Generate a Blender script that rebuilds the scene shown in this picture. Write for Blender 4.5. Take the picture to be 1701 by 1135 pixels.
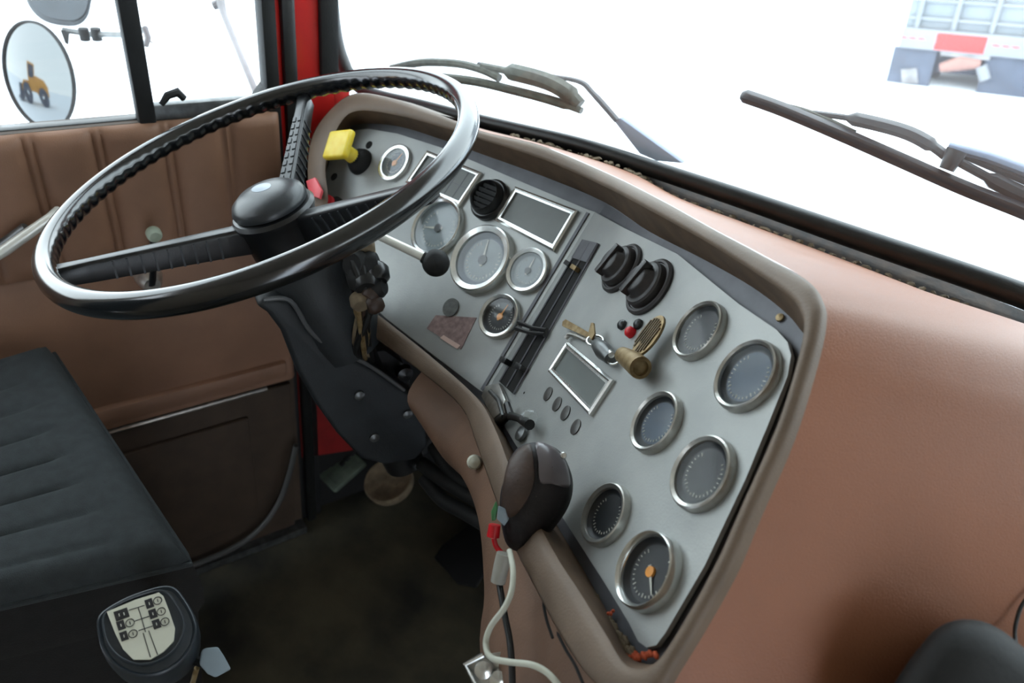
import bpy, math, random
from mathutils import Vector, Matrix
import numpy as np

random.seed(7)
for o in list(bpy.data.objects):
    bpy.data.objects.remove(o)
SC = bpy.context.scene
COL = SC.collection

# ------------------------------------------------------------------ camera, light, exposure
CAM = np.array([0.0, 0.0, 1.45])
F = 1249.0
CX, CY = 850.5, 567.5
MR = np.array([[.8133695, .42402119, -.39829147], [.56800499, -.43090684, .70120583], [.12569961, -.79657098, -.59133263]])
cd = bpy.data.cameras.new('camera')
cam = bpy.data.objects.new('camera', cd)
COL.objects.link(cam)
cd.sensor_width = 36.0
cd.lens = F / 1701 * 36
cd.clip_start = .02
cd.clip_end = 400
cd.dof.use_dof = True
cd.dof.focus_distance = .74
cd.dof.aperture_fstop = 7.0
r_, u_, b_ = MR[:, 0], -MR[:, 1], -MR[:, 2]
cam.matrix_world = Matrix(((r_[0], u_[0], b_[0], CAM[0]), (r_[1], u_[1], b_[1], CAM[1]), (r_[2], u_[2], b_[2], CAM[2]), (0, 0, 0, 1)))
SC.camera = cam

W = bpy.data.worlds.new('overcast_sky')
SC.world = W
W.use_nodes = True
nt = W.node_tree
bg = nt.nodes['Background']
tc = nt.nodes.new('ShaderNodeTexCoord')
sp = nt.nodes.new('ShaderNodeSeparateXYZ')
mr = nt.nodes.new('ShaderNodeMapRange')
mr.inputs[1].default_value = -.1
mr.inputs[2].default_value = 1.0
rp = nt.nodes.new('ShaderNodeValToRGB')
rp.color_ramp.elements[0].color = (.86, .94, 1.0, 1)
rp.color_ramp.elements[1].color = (.80, .90, 1.0, 1)
nt.links.new(tc.outputs['Generated'], sp.inputs[0])
nt.links.new(sp.outputs['Z'], mr.inputs[0])
nt.links.new(mr.outputs[0], rp.inputs[0])
nt.links.new(rp.outputs[0], bg.inputs[0])
bg.inputs[1].default_value = 5.6
SC.view_settings.view_transform = 'Standard'
SC.view_settings.look = 'None'
SC.view_settings.exposure = 0.0
SC.view_settings.gamma = 1.0
SC.view_settings.use_curve_mapping = False


# ------------------------------------------------------------------ projection helpers
def ray(x, y):
    return MR @ np.array([(x - CX) / F, (y - CY) / F, 1.0])


def at(x, y, t):
    return CAM + ray(x, y) * t


N1 = np.array([-.22269942, -.72866235, .64765435]); N1 /= np.linalg.norm(N1)
N2 = np.array([-.68083302, -.5263081, .50937823]); N2 /= np.linalg.norm(N2)
D1, D2 = -.8051269 * .9, -.4024764 * .9


def tp(x, y, n, d):
    return d / (n @ ray(x, y))


def P1(x, y, h=0.0):
    return CAM + ray(x, y) * tp(x, y, N1, D1 + h)


def P2(x, y, h=0.0):
    return CAM + ray(x, y) * tp(x, y, N2, D2 + h)


def PP(x, y, h=0.0):
    return CAM + ray(x, y) * min(tp(x, y, N1, D1 + h), tp(x, y, N2, D2 + h))


def pz(x, y, z):
    r = ray(x, y)
    return CAM + r * (z - CAM[2]) / r[2]


def py_(x, y, v):
    r = ray(x, y)
    return CAM + r * v / r[1]


def unit(v):
    v = np.array(v, float)
    return v / np.linalg.norm(v)


DA = pz(450, 890, 0.0)
DD = ray(2900, -37); DD[2] = 0; DD = unit(DD)
DN = np.array([DD[1], -DD[0], 0.0])          # points into the cab
DK = DN @ DA


def dr(x, y, h=0.0):
    r = ray(x, y)
    return CAM + r * ((DK + h - DN @ CAM) / (DN @ r))


def dxy(s, z, h=0.0):
    """point on the door plane: s along it, z height, h out of it into the cab"""
    o = DN * DK
    p = o + DD * s + DN * h
    return np.array([p[0], p[1], z])


def ds(p):
    return float(np.array(p) @ DD)


# ------------------------------------------------------------------ materials
def s2l(c):
    return tuple((v / 255 / 12.92 if v / 255 <= .04045 else ((v / 255 + .055) / 1.055) ** 2.4) for v in c)


def mat(name, rgb, rough=.5, metal=0.0, var=.12, scale=30, bump=0.0, bscale=200, spec=.5, rgb2=None, stretch=None, coat=0.0, detail=6):
    m = bpy.data.materials.new(name)
    m.use_nodes = True
    t = m.node_tree
    b = t.nodes['Principled BSDF']
    b.inputs['Roughness'].default_value = rough
    b.inputs['Metallic'].default_value = metal
    b.inputs['Specular IOR Level'].default_value = spec
    b.inputs['Coat Weight'].default_value = coat
    b.inputs['Coat Roughness'].default_value = .15
    c = s2l(rgb)
    co = t.nodes.new('ShaderNodeTexCoord')
    src = co.outputs['Object']
    if stretch:
        mp = t.nodes.new('ShaderNodeMapping')
        mp.inputs['Scale'].default_value = stretch
        t.links.new(src, mp.inputs[0])
        src = mp.outputs[0]
    n = t.nodes.new('ShaderNodeTexNoise')
    n.inputs['Scale'].default_value = scale
    n.inputs['Detail'].default_value = detail
    t.links.new(src, n.inputs['Vector'])
    r = t.nodes.new('ShaderNodeValToRGB')
    c2 = s2l(rgb2) if rgb2 else tuple(min(1, v * (1 + var)) for v in c)
    c1 = tuple(v * (1 - var) for v in c) if not rgb2 else c
    r.color_ramp.elements[0].position = .35
    r.color_ramp.elements[1].position = .68
    r.color_ramp.elements[0].color = (*c1, 1)
    r.color_ramp.elements[1].color = (*c2, 1)
    t.links.new(n.outputs['Fac'], r.inputs[0])
    t.links.new(r.outputs[0], b.inputs['Base Color'])
    if bump:
        n2 = t.nodes.new('ShaderNodeTexNoise')
        n2.inputs['Scale'].default_value = bscale
        n2.inputs['Detail'].default_value = 4
        t.links.new(co.outputs['Object'], n2.inputs['Vector'])
        bp = t.nodes.new('ShaderNodeBump')
        bp.inputs['Strength'].default_value = bump
        bp.inputs['Distance'].default_value = .001
        t.links.new(n2.outputs['Fac'], bp.inputs['Height'])
        t.links.new(bp.outputs[0], b.inputs['Normal'])
    return m


def glass(name, tint=(1, 1, 1), veil=0.0, rough=0.02, ior=1.5):
    m = bpy.data.materials.new(name)
    m.use_nodes = True
    t = m.node_tree
    t.nodes.clear()
    out = t.nodes.new('ShaderNodeOutputMaterial')
    tr = t.nodes.new('ShaderNodeBsdfTransparent')
    tr.inputs[0].default_value = (*tint, 1)
    gl = t.nodes.new('ShaderNodeBsdfGlossy')
    gl.inputs['Roughness'].default_value = rough
    fr = t.nodes.new('ShaderNodeFresnel')
    ge = t.nodes.new('ShaderNodeNewGeometry')
    mri = t.nodes.new('ShaderNodeMapRange')
    mri.inputs[3].default_value = ior
    mri.inputs[4].default_value = 1 / ior      # same reflectance from both sides of the pane
    t.links.new(ge.outputs['Backfacing'], mri.inputs[0])
    t.links.new(mri.outputs[0], fr.inputs[0])
    mx = t.nodes.new('ShaderNodeMixShader')
    t.links.new(fr.outputs[0], mx.inputs[0])
    t.links.new(tr.outputs[0], mx.inputs[1])
    t.links.new(gl.outputs[0], mx.inputs[2])
    last = mx
    if veil:
        df = t.nodes.new('ShaderNodeBsdfDiffuse')
        tl = t.nodes.new('ShaderNodeBsdfTranslucent')
        ad = t.nodes.new('ShaderNodeMixShader')
        ad.inputs[0].default_value = .6
        t.links.new(df.outputs[0], ad.inputs[1])
        t.links.new(tl.outputs[0], ad.inputs[2])
        m2 = t.nodes.new('ShaderNodeMixShader')
        no = t.nodes.new('ShaderNodeTexNoise')
        no.inputs['Scale'].default_value = 9
        co = t.nodes.new('ShaderNodeTexCoord')
        t.links.new(co.outputs['Object'], no.inputs['Vector'])
        mu = t.nodes.new('ShaderNodeMath')
        mu.operation = 'MULTIPLY'
        mu.inputs[1].default_value = veil * 2
        t.links.new(no.outputs['Fac'], mu.inputs[0])
        t.links.new(mu.outputs[0], m2.inputs[0])
        t.links.new(mx.outputs[0], m2.inputs[1])
        t.links.new(ad.outputs[0], m2.inputs[2])
        last = m2
    t.links.new(last.outputs[0], out.inputs[0])
    return m


M = dict(
    panel=mat('brushed_grey_panel', (146, 149, 148), .42, .25, .10, 14, .15, 500, rgb2=(162, 164, 162)),
    flange=mat('grey_flange_metal', (92, 93, 98), .5, .3, .12, 40),
    brown=mat('brown_vinyl', (138, 102, 80), .55, 0, .10, 12, .35, 700, spec=.5),
    rim=mat('dull_brown_moulding', (110, 93, 78), .55, 0, .10, 20, .3, 600),
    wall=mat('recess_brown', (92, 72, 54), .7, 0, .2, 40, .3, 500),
    dashtop=mat('brown_dash_vinyl', (150, 96, 68), .46, 0, .07, 9, .4, 900, spec=.5, stretch=(1, 1, .25)),
    lower=mat('dark_brown_trim', (66, 52, 40), .75, 0, .15, 20, .3, 400),
    darkbrown=mat('fascia_brown', (112, 84, 66), .6, 0, .14, 18, .3, 500),
    blackpl=mat('black_plastic', (22, 23, 25), .32, 0, .2, 60, .1, 500, spec=.6),
    wheel=mat('steering_rim_black', (15, 17, 19), .19, 0, .15, 60, .03, 600, spec=.7, coat=.5),
    hub=mat('charcoal_hub', (46, 49, 52), .33, 0, .15, 40, .15, 600),
    blackmt=mat('matt_black', (18, 19, 20), .7, 0, .2, 50, .3, 300),
    column=mat('column_black', (32, 36, 39), .55, 0, .2, 30, .3, 400),
    rubber=mat('rubber_seal', (24, 25, 25), .38, 0, .3, 50, .2, 300),
    gutter=mat('dirty_gutter', (30, 25, 22), .9, 0, .3, 60, .8, 150, rgb2=(66, 50, 38)),
    red=mat('red_paint', (206, 36, 34), .35, 0, .1, 15, coat=.4),
    redk=mat('red_plastic', (205, 20, 35), .35, 0, .1, 30),
    pinkred=mat('faded_red_plastic', (226, 84, 92), .4, 0, .1, 30),
    yellow=mat('yellow_plastic', (238, 205, 45), .4, 0, .1, 80, rgb2=(250, 226, 90)),
    chrome=mat('chrome', (226, 228, 226), .24, .9, .05, 60),
    chromew=mat('worn_chrome', (196, 195, 190), .30, .9, .15, 80, .2, 300),
    steel=mat('dull_steel', (110, 112, 112), .4, .8, .25, 60),
    brass=mat('aged_brass', (124, 102, 66), .45, .5, .3, 120, rgb2=(164, 144, 108)),
    dial=mat('dark_dial', (28, 32, 36), .5, 0, .12, 40),
    dialblue=mat('blue_grey_dial', (58, 72, 88), .5, 0, .15, 50),
    dialgrey=mat('glare_dial', (116, 128, 132), .5, 0, .12, 50),  # glare off the gauge glass put into the dial colour
    lcd=mat('grey_display', (98, 103, 101), .45, 0, .08, 20),
    tick=mat('pale_print', (190, 190, 180), .6),
    orange=mat('orange_needle', (226, 150, 60), .5),
    lamp=mat('smoked_lamp_lens', (72, 70, 68), .35, 0, .15, 150),
    hole=mat('dark_hole', (14, 14, 14), .9),
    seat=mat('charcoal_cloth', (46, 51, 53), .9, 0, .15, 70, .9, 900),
    seatside=mat('shaded_cloth_side', (22, 21, 20), .9, 0, .15, 60, .6, 500),  # seat cloth darkened, side shade put into its colour
    floor=mat('grimy_rubber_mat', (42, 42, 36), .7, 0, .2, 6, .9, 60, rgb2=(92, 86, 68)),
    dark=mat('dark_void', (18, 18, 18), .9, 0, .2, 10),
    roof=mat('beige_headliner', (150, 138, 122), .9, 0, .08, 20),
    tan=mat('worn_tan_rubber', (112, 98, 78), .8, 0, .25, 60, .5, 200),
    green=mat('grey_green_rubber', (92, 104, 92), .8, 0, .2, 40, .5, 200),
    knob=mat('gear_knob_grey', (44, 50, 56), .35, 0, .15, 40, .1, 500),
    label=mat('cream_label', (196, 196, 180), .55, 0, .05, 60),
    print=mat('black_print', (26, 24, 26), .6),
    paleblue=mat('pale_blue_plastic', (140, 156, 166), .45, 0, .08, 40),
    whitecab=mat('white_cable', (188, 190, 176), .5, 0, .06, 40),
    blackcab=mat('black_cable', (18, 18, 18), .5),
    sticker=mat('sticker_remnant', (118, 96, 94), .7, 0, .2, 150, rgb2=(150, 128, 124)),
    stickerg=mat('grey_glue_spot', (86, 88, 86), .6, 0, .25, 150),
    pink=mat('pale_pink_paper', (206, 178, 168), .7),
    white=mat('white_plastic', (214, 214, 208), .4),
    knobw=mat('pale_green_knob', (150, 160, 142), .4),
    silver=mat('silver_rod', (238, 238, 230), .3, .35, .05, 60),
    handset=mat('brown_leather', (60, 44, 36), .5, 0, .25, 60, .5, 200),
    handblk=mat('black_leather', (24, 20, 24), .6, 0, .3, 60, .8, 160),
    dome=mat('glossy_dark_plastic', (100, 94, 98), .3, 0, .15, 30, coat=.5),
    snow=mat('snow', (236, 240, 245), .9, 0, .02, 3),
    twhite=mat('truck_white', (132, 135, 140), .6, 0, .06, 2),
    tcurt=mat('trailer_panel', (132, 138, 144), .6, 0, .06, 2),
    tdark=mat('truck_dark', (74, 82, 98), .8, 0, .2, 3),
    tgrey=mat('truck_grey', (130, 128, 130), .7, 0, .3, 6),
    tred=mat('truck_red', (205, 50, 50), .5, 0, .1, 4),
    wiper=mat('wiper_black', (34, 35, 42), .45, 0, .2, 60),
    wiperdirt=mat('wiper_grimy', (74, 76, 66), .55, 0, .3, 90),
    wiperblue=mat('wiper_arm_grey', (120, 130, 152), .4, .2, .1, 40),
    mirback=mat('mirror_shell_grey', (58, 64, 70), .4, .2, .15, 20),
    clear=glass('gauge_glass', rough=.06),
    lowglare=glass('low_glare_glass', rough=.08, ior=1.18),  # gauge glass copy, reflection weakened to keep window glare off right panel
    knobgrey=mat('worn_black_plastic', (50, 47, 48), .42, 0, .2, 60, .15, 400),
    pane=glass('window_glass', (.97, .99, .98), .012),
    shield=glass('windscreen_glass', (.96, .99, .98), .03),  # milky veil in the glass stands for the haze outside
    clearpl=glass('clear_plastic', (.85, .87, .86), .15),
    loader=mat('yellow_machine', (214, 150, 60), .5),
)
mm = bpy.data.materials.new('mirror_glass')
mm.use_nodes = True
b = mm.node_tree.nodes['Principled BSDF']
b.inputs['Metallic'].default_value = 1
b.inputs['Roughness'].default_value = .05
b.inputs['Base Color'].default_value = (.14, .15, .155, 1)
M['mirror'] = mm


# ------------------------------------------------------------------ object helpers
WORLD = {}


def thing(name, label, cat, loc, group=None, kind=None):
    o = bpy.data.objects.new(name, None)
    COL.objects.link(o)
    o.empty_display_size = .02
    o.location = Vector(loc)
    WORLD[o.name] = np.array(loc, float)
    if label:
        o['label'] = label
    if cat:
        o['category'] = cat
    if group:
        o['group'] = group
    if kind:
        o['kind'] = kind
    return o


class MB:
    def __init__(s):
        s.v = []
        s.f = []

    def add(s, vs, fs):
        k = len(s.v)
        s.v += [np.array(v, float) for v in vs]
        s.f += [tuple(i + k for i in f) for f in fs]
        return s

    def grid(s, rows, closed_u=False, closed_v=False):
        """rows: list of lists of points"""
        n, m = len(rows), len(rows[0])
        vs = [p for r in rows for p in r]
        fs = []
        for i in range(n if closed_v else n - 1):
            for j in range(m if closed_u else m - 1):
                a, b_ = i * m + j, i * m + (j + 1) % m
                c, d = ((i + 1) % n) * m + (j + 1) % m, ((i + 1) % n) * m + j
                fs.append((a, b_, c, d))
        return s.add(vs, fs)

    def prism(s, poly, off, scale2=None):
        """poly (3D points, planar-ish) extruded by vector off"""
        n = len(poly)
        poly = [np.array(p, float) for p in poly]
        off = np.array(off, float)
        if scale2:
            c = sum(poly) / n
            top = [c + (p - c) * scale2 + off for p in poly]
        else:
            top = [p + off for p in poly]
        fs = [tuple(range(n))[::-1], tuple(range(n, 2 * n))]
        for i in range(n):
            j = (i + 1) % n
            fs.append((i, j, n + j, n + i))
        return s.add(poly + top, fs)

    def box(s, c, ax, half):
        c = np.array(c, float)
        a, b_, d = [np.array(v, float) * h for v, h in zip(ax, half)]
        poly = [c - a - b_ - d, c + a - b_ - d, c + a + b_ - d, c - a + b_ - d]
        return s.prism(poly, 2 * d)

    def tube(s, pts, r, seg=10, closed=False, flat=1.0):
        pts = [np.array(p, float) for p in pts]
        n = len(pts)
        rs = r if hasattr(r, '__len__') else [r] * n
        rows = []
        prev = None
        for i in range(n):
            if closed:
                t = unit(pts[(i + 1) % n] - pts[i - 1])
            else:
                t = unit(pts[min(i + 1, n - 1)] - pts[max(i - 1, 0)])
            if prev is None:
                u = np.cross(t, [0, 0, 1.0])
                if np.linalg.norm(u) < .1:
                    u = np.cross(t, [0, 1.0, 0])
                u = unit(u)
            else:
                u = unit(prev - t * (prev @ t))
            prev = u
            w = np.cross(t, u)
            rows.append([pts[i] + rs[i] * (u * math.cos(a) + flat * w * math.sin(a)) for a in np.linspace(0, 2 * math.pi, seg, endpoint=False)])
        k = len(s.v)
        s.grid(rows, closed_u=True, closed_v=closed)
        if not closed:
            s.f.append(tuple(k + j for j in range(seg))[::-1])
            s.f.append(tuple(k + (n - 1) * seg + j for j in range(seg)))
        return s

    def lathe(s, o, ax, prof, seg=40, e1=None, sx=1.0):
        """prof: (radius, height along ax)"""
        o = np.array(o, float)
        ax = unit(ax)
        if e1 is None:
            e1 = np.cross(ax, [0, 0, 1.0])
            if np.linalg.norm(e1) < .1:
                e1 = np.cross(ax, [0, 1.0, 0])
        e1 = unit(np.array(e1) - ax * (np.array(e1) @ ax))
        e2 = np.cross(ax, e1)
        rows = [[o + ax * h + max(r, 1e-5) * (sx * e1 * math.cos(a) + e2 * math.sin(a)) for a in np.linspace(0, 2 * math.pi, seg, endpoint=False)] for r, h in prof]
        return s.grid(rows, closed_u=True)

    def build(s, name, m, parent=None, smooth=40, bevel=0.0, sub=0, label=None, seg=2):
        o0 = WORLD[parent.name] if parent is not None else None
        base = o0 if o0 is not None else (sum(s.v) / len(s.v))
        me = bpy.data.meshes.new(name)
        me.from_pydata([tuple(v - base) for v in s.v], [], s.f)
        me.validate()
        if isinstance(m, str):
            m = M[m]
        me.materials.append(m)
        import bmesh
        bm = bmesh.new()
        bm.from_mesh(me)
        bmesh.ops.remove_doubles(bm, verts=bm.verts, dist=1e-6)
        bmesh.ops.recalc_face_normals(bm, faces=bm.faces)
        if bevel:
            ed = [e for e in bm.edges if len(e.link_faces) == 2 and e.calc_face_angle(0) > .5]
            bmesh.ops.bevel(bm, geom=ed, offset=bevel, segments=seg, affect='EDGES', clamp_overlap=True, profile=.5)
        for f in bm.faces:
            f.smooth = True
        for e in bm.edges:
            if len(e.link_faces) == 2 and e.calc_face_angle(0) > math.radians(smooth):
                e.smooth = False
        bm.to_mesh(me)
        bm.free()
        o = bpy.data.objects.new(name, me)
        COL.objects.link(o)
        if parent is not None:
            o.parent = parent
            WORLD[o.name] = o0
        else:
            o.location = Vector(base)
            WORLD[o.name] = base
        if sub:
            md = o.modifiers.new('sub', 'SUBSURF')
            md.levels = md.render_levels = sub
        if label:
            o['label'] = label
        return o


def tag(o, label, cat, group=None, kind=None):
    o['label'] = label
    o['category'] = cat
    if group:
        o['group'] = group
    if kind:
        o['kind'] = kind
    return o


def struct(o):
    o['kind'] = 'structure'
    return o


def smooth_path(pts, n=8, closed=False):
    """Catmull-Rom"""
    pts = [np.array(p, float) for p in pts]
    N = len(pts)
    out = []
    rng = range(N) if closed else range(N - 1)
    for i in rng:
        if closed:
            a, b_, c, d = pts[i - 1], pts[i], pts[(i + 1) % N], pts[(i + 2) % N]
        else:
            a, b_, c, d = pts[max(i - 1, 0)], pts[i], pts[i + 1], pts[min(i + 2, N - 1)]
        for k in range(n):
            t = k / n
            out.append(.5 * ((2 * b_) + (-a + c) * t + (2 * a - 5 * b_ + 4 * c - d) * t * t + (-a + 3 * b_ - 3 * c + d) * t ** 3))
    if not closed:
        out.append(pts[-1])
    return out


def basis(P, x, y, n, dx=1.0, dy=0.0):
    """in-plane axes at a pixel of a panel plane, first along the pixel direction dx,dy"""
    a = P(x, y)
    e1 = unit(P(x + dx * 10, y + dy * 10) - a)
    e2 = np.cross(n, e1)
    return a, e1, e2


# ================================================================== SETTING
fl = MB().box((0, .1, -.03), np.eye(3), (1.25, 1.15, .03)).build('floor', 'floor')
struct(fl)
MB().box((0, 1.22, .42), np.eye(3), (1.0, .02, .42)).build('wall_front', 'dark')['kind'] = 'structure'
MB().box((0, -.95, .85), np.eye(3), (1.25, .02, .95)).build('wall_back', 'roof')['kind'] = 'structure'
MB().box((0, 0, 1.82), np.eye(3), (1.3, 1.0, .02)).build('ceiling', 'roof')['kind'] = 'structure'
# lower front bulkhead sloping up to the windscreen base
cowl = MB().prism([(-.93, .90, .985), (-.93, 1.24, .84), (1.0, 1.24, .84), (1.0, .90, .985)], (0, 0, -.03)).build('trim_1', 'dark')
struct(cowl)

# --- left door
S0, S1 = -.62, ds(dr(468, 300))
ZT = 1.45 - .455
door = thing('door_1', None, None, dxy(S0, 0), kind='structure')
SEAMS = [ds(dr(37, 240)) - .165, ds(dr(37, 240)) - .08, ds(dr(37, 240)), ds(dr(150, 225)), ds(dr(264, 213)), ds(dr(364, 205))]
ZC, ZL = 1.45 - .675, 1.45 - .985


def door_h(s, z):
    h = .004
    if z > ZC:
        d = min(abs(s - q) for q in SEAMS)
        d2 = min(abs(s - q - .012) for q in SEAMS)
        k = min(1, (z - ZC) / .02)
        h += .010 * k * (1 - math.exp(-min(d, d2) / .009)) + .004
        t = ZT - z
        if t < .02:
            h *= math.sqrt(max(0, 1 - (1 - t / .02) ** 2)) * .9 + .1
    else:
        t = (ZC - z) / (ZC - ZL)
        h += .002 + .022 * math.sin(math.pi * min(1, t * 1.02)) ** .7 * (1 if t < 1 else 0)
        if z < ZL + .04:
            h = max(h, .022)
    e = (S1 - s)
    if e < .015:
        h *= math.sqrt(max(0.02, 1 - (1 - e / .015) ** 2))
    return h


ss = list(np.linspace(S0, S1 - .016, 260)) + list(np.linspace(S1 - .015, S1, 8))
zz = list(np.linspace(ZL, ZC - .004, 34)) + [ZC - .002, ZC, ZC + .002] + list(np.linspace(ZC + .006, ZT - .022, 24)) + list(np.linspace(ZT - .02, ZT, 9))
MB().grid([[dxy(s, z, door_h(s, z)) for s in ss] for z in zz]).build('padded_panel', 'brown', door, smooth=60)
MB().prism([dxy(S0, .0), dxy(S1, .0), dxy(S1, ZT), dxy(S0, ZT)], DN * -.035).build('door_skin', 'lower', door)
MB().prism([dxy(S0, .02, .0), dxy(S1 - .02, .02, .0), dxy(S1 - .01, ZL - .02, .0), dxy(S0, ZL - .02, .0)], DN * .012).build('lower_panel', 'lower', door, bevel=.004)
MB().prism([dxy(S0, .1, .012), dxy(S1 - .1, .1, .012), dxy(S1 - .1, ZL - .07, .012), dxy(S0, ZL - .07, .012)], DN * .01).build('map_pocket', 'lower', door, bevel=.004)
MB().tube([dxy(S0, ZL - .008, .02), dxy(S1 - .06, ZL - .008, .02)], .0045, 8).build('trim_strip', 'chromew', door)
MB().prism([dxy(S0, ZL + .012, .0), dxy(S1 - .02, ZL + .012, .0), dxy(S1 - .02, ZL + .05, .0), dxy(S0, ZL + .05, .0)], DN * .03).build('ledge', 'brown', door, bevel=.008)
for q in SEAMS:      # stitched seams of the pleats
    m = MB()
    for k in range(18):
        z = ZC + .02 + k * (ZT - .03 - ZC - .02) / 18
        for dq in (0, .012):
            m.box(dxy(q + dq, z + .004, door_h(q + dq, z) + .0002), (DD, (0, 0, 1), DN), (.0007, .0038, .0006))
    m.build('seam_stitching', 'brown', door)
# window frame
ZB = ZT - .004
W1 = ds(dr(440, 60))
QB = ds(dr(243, 195))
TOPZ = 1.80
m = MB()
m.prism([dxy(S0, ZB - .01, -.03), dxy(W1, ZB - .01, -.03), dxy(W1, ZB + .006, -.03), dxy(S0, ZB + .006, -.03)], DN * .02)
m.build('window_rail', 'rubber', door, bevel=.003)
m = MB().prism([dxy(QB, ZB + .0, -.02), dxy(W1, ZB + .0, -.02), dxy(W1, ZB + .026, -.02), dxy(QB, ZB + .026, -.02)], DN * .018)
m.build('quarter_window_rail', 'steel', door, bevel=.004)
m = MB().prism([dxy(QB - .011, ZB - .012, -.02), dxy(QB + .013, ZB - .012, -.02), dxy(QB + .010, TOPZ, -.02), dxy(QB - .018, TOPZ, -.02)], DN * .024)
m.build('window_divider', 'blackmt', door, bevel=.004)
m = MB().prism([dxy(W1 - .004, ZB - .1, -.03), dxy(W1 + .018, ZB - .1, -.03), dxy(W1 + .018, TOPZ, -.03), dxy(W1 - .004, TOPZ, -.03)], DN * .034)
m.build('window_frame', 'blackmt', door, bevel=.005)
MB().prism([dxy(S0, TOPZ - .05, -.03), dxy(W1, TOPZ - .05, -.03), dxy(W1, TOPZ, -.03), dxy(S0, TOPZ, -.03)], DN * .034).build('window_frame', 'blackmt', door)
m = MB().prism([dxy(W1 - .02, ZB + .02, -.028), dxy(W1, ZB + .02, -.028), dxy(W1, ZB + .045, -.028)], DN * .03)
m.build('corner_gusset', 'blackmt', door)
MB().prism([dxy(S0, ZB, -.014), dxy(QB, ZB, -.014), dxy(QB, TOPZ, -.014), dxy(S0, TOPZ, -.014)], DN * .003).build('window_pane', 'pane', door)
MB().prism([dxy(QB, ZB, -.014), dxy(W1, ZB, -.014), dxy(W1, TOPZ, -.014), dxy(QB, TOPZ, -.014)], DN * .003).build('quarter_pane', 'pane', door)
# quarter-window latch
la = dr(290, 172, .01)
m = MB().tube([la - DD * .018, la - DD * .008 + np.array([0, 0, .012]), la + DD * .006 + np.array([0, 0, .016]), la + DD * .014 + np.array([0, 0, .006])], [.004, .006, .007, .005], 8)
m.build('window_latch', 'blackmt', door)
# window crank
k0 = dr(246, 458, .02)
MB().lathe(k0, DN, [(0, .03), (.012, .03), (.016, .022), (.020, .005), (.022, -.02)], 24).build('crank_boss', 'chromew', door)
k1 = dr(254, 386, .055)
MB().tube([k0 + DN * .028, (k0 + k1) / 2 + DN * .02, k1], [.007, .006, .006], 8, flat=.6).build('crank_arm', 'blackpl', door)
MB().lathe(k1 - DN * .004, DN, [(0, .022), (.008, .021), (.011, .015), (.011, .005), (.007, 0), (0, 0)], 20).build('crank_knob', 'knobw', door)
# pull handle
h0, h1 = dr(-70, 462, .045), dr(84, 362, .05)
MB().tube([h0 - DN * .03, h0, (h0 + h1) / 2 + DN * .006, h1, h1 - DN * .02 + DD * .012], [.006, .007, .008, .007, .006], 10).build('pull_handle', 'silver', door)
MB().tube([h0 - np.array([0, 0, .016]) - DN * .02, h1 - np.array([0, 0, .016]) - DN * .01 - DD * .03], [.012, .009], 10).build('handle_base', 'steel', door)
# small bolts on the lower panel
# sill / kick at the door foot
MB().prism([dxy(S0, 0, -.02), dxy(S1, 0, -.02), dxy(S1, .02, -.02), dxy(S0, .02, -.02)], DN * .05).build('baseboard_left', 'steel')['kind'] = 'structure'
# rounded wheel-arch lip in front of the door foot
arch = smooth_path([dr(300, 948, .03), dr(385, 912, .03), dr(430, 880, .03), dr(462, 838, .03), dr(480, 790, .03), dr(492, 740, .03)], 6)
struct(MB().tube(arch, .006, 8).build('trim_2', mat('worn_rubber_edge', (62, 62, 60), .6)))

# --- front left pillar: body and rubber strips beyond the door edge
fz0, fz1 = .0, 1.80


def strip(name, x0, x1, m, h0=-.03, th=.02, z0=fz0, z1=fz1, bev=.003):
    a, b_ = ds(dr(x0, 60)), ds(dr(x1, 60))
    return struct(MB().prism([dxy(a, z0, h0), dxy(b_, z0, h0), dxy(b_, z1, h0), dxy(a, z1, h0)], DN * th).build(name, m, bevel=bev))


strip('trim_3', 455, 469, 'red', -.05, .045, z0=ZT - .10)
strip('trim_6', 452, 470, 'blackmt', -.05, .04, z1=ZT - .10)
strip('trim_4', 468, 492, 'rubber', -.04, .045, bev=.006)
strip('wall_left', 490, 557, 'red', -.06, .055, z0=.90)
strip('trim_9', 556, 584, 'red', -.06, .055, z0=.90, z1=dr(545, 152)[2])
strip('trim_8', 531, 562, 'blackmt', -.01, .016, z0=dr(545, 146)[2], bev=.006)
strip('trim_7', 490, 510, 'blackmt', -.06, .05, z1=.90)
# red cowl side continuing forward low down
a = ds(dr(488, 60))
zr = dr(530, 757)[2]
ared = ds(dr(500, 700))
struct(MB().prism([dxy(ared, zr, -.06), dxy(a + .10, zr - .03, -.06), dxy(a + .10, .96, -.06), dxy(ared, .96, -.06)], DN * .05).build('wall_side', mat('shaded_red_paint', (132, 22, 20), .5)))  # footwell shade put into a darker copy of the body red
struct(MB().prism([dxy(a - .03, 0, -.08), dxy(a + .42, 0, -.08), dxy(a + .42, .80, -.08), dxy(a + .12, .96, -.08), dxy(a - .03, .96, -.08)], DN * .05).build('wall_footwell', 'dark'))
# rear part of the left side behind the door and the right side of the cab
struct(MB().prism([dxy(S0 - .45, 0, -.03), dxy(S0, 0, -.03), dxy(S0, TOPZ, -.03), dxy(S0 - .45, TOPZ, -.03)], DN * .03).build('wall_rear_left', 'roof'))


def mx(p):
    return np.array([-p[0], p[1], p[2]])


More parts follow.
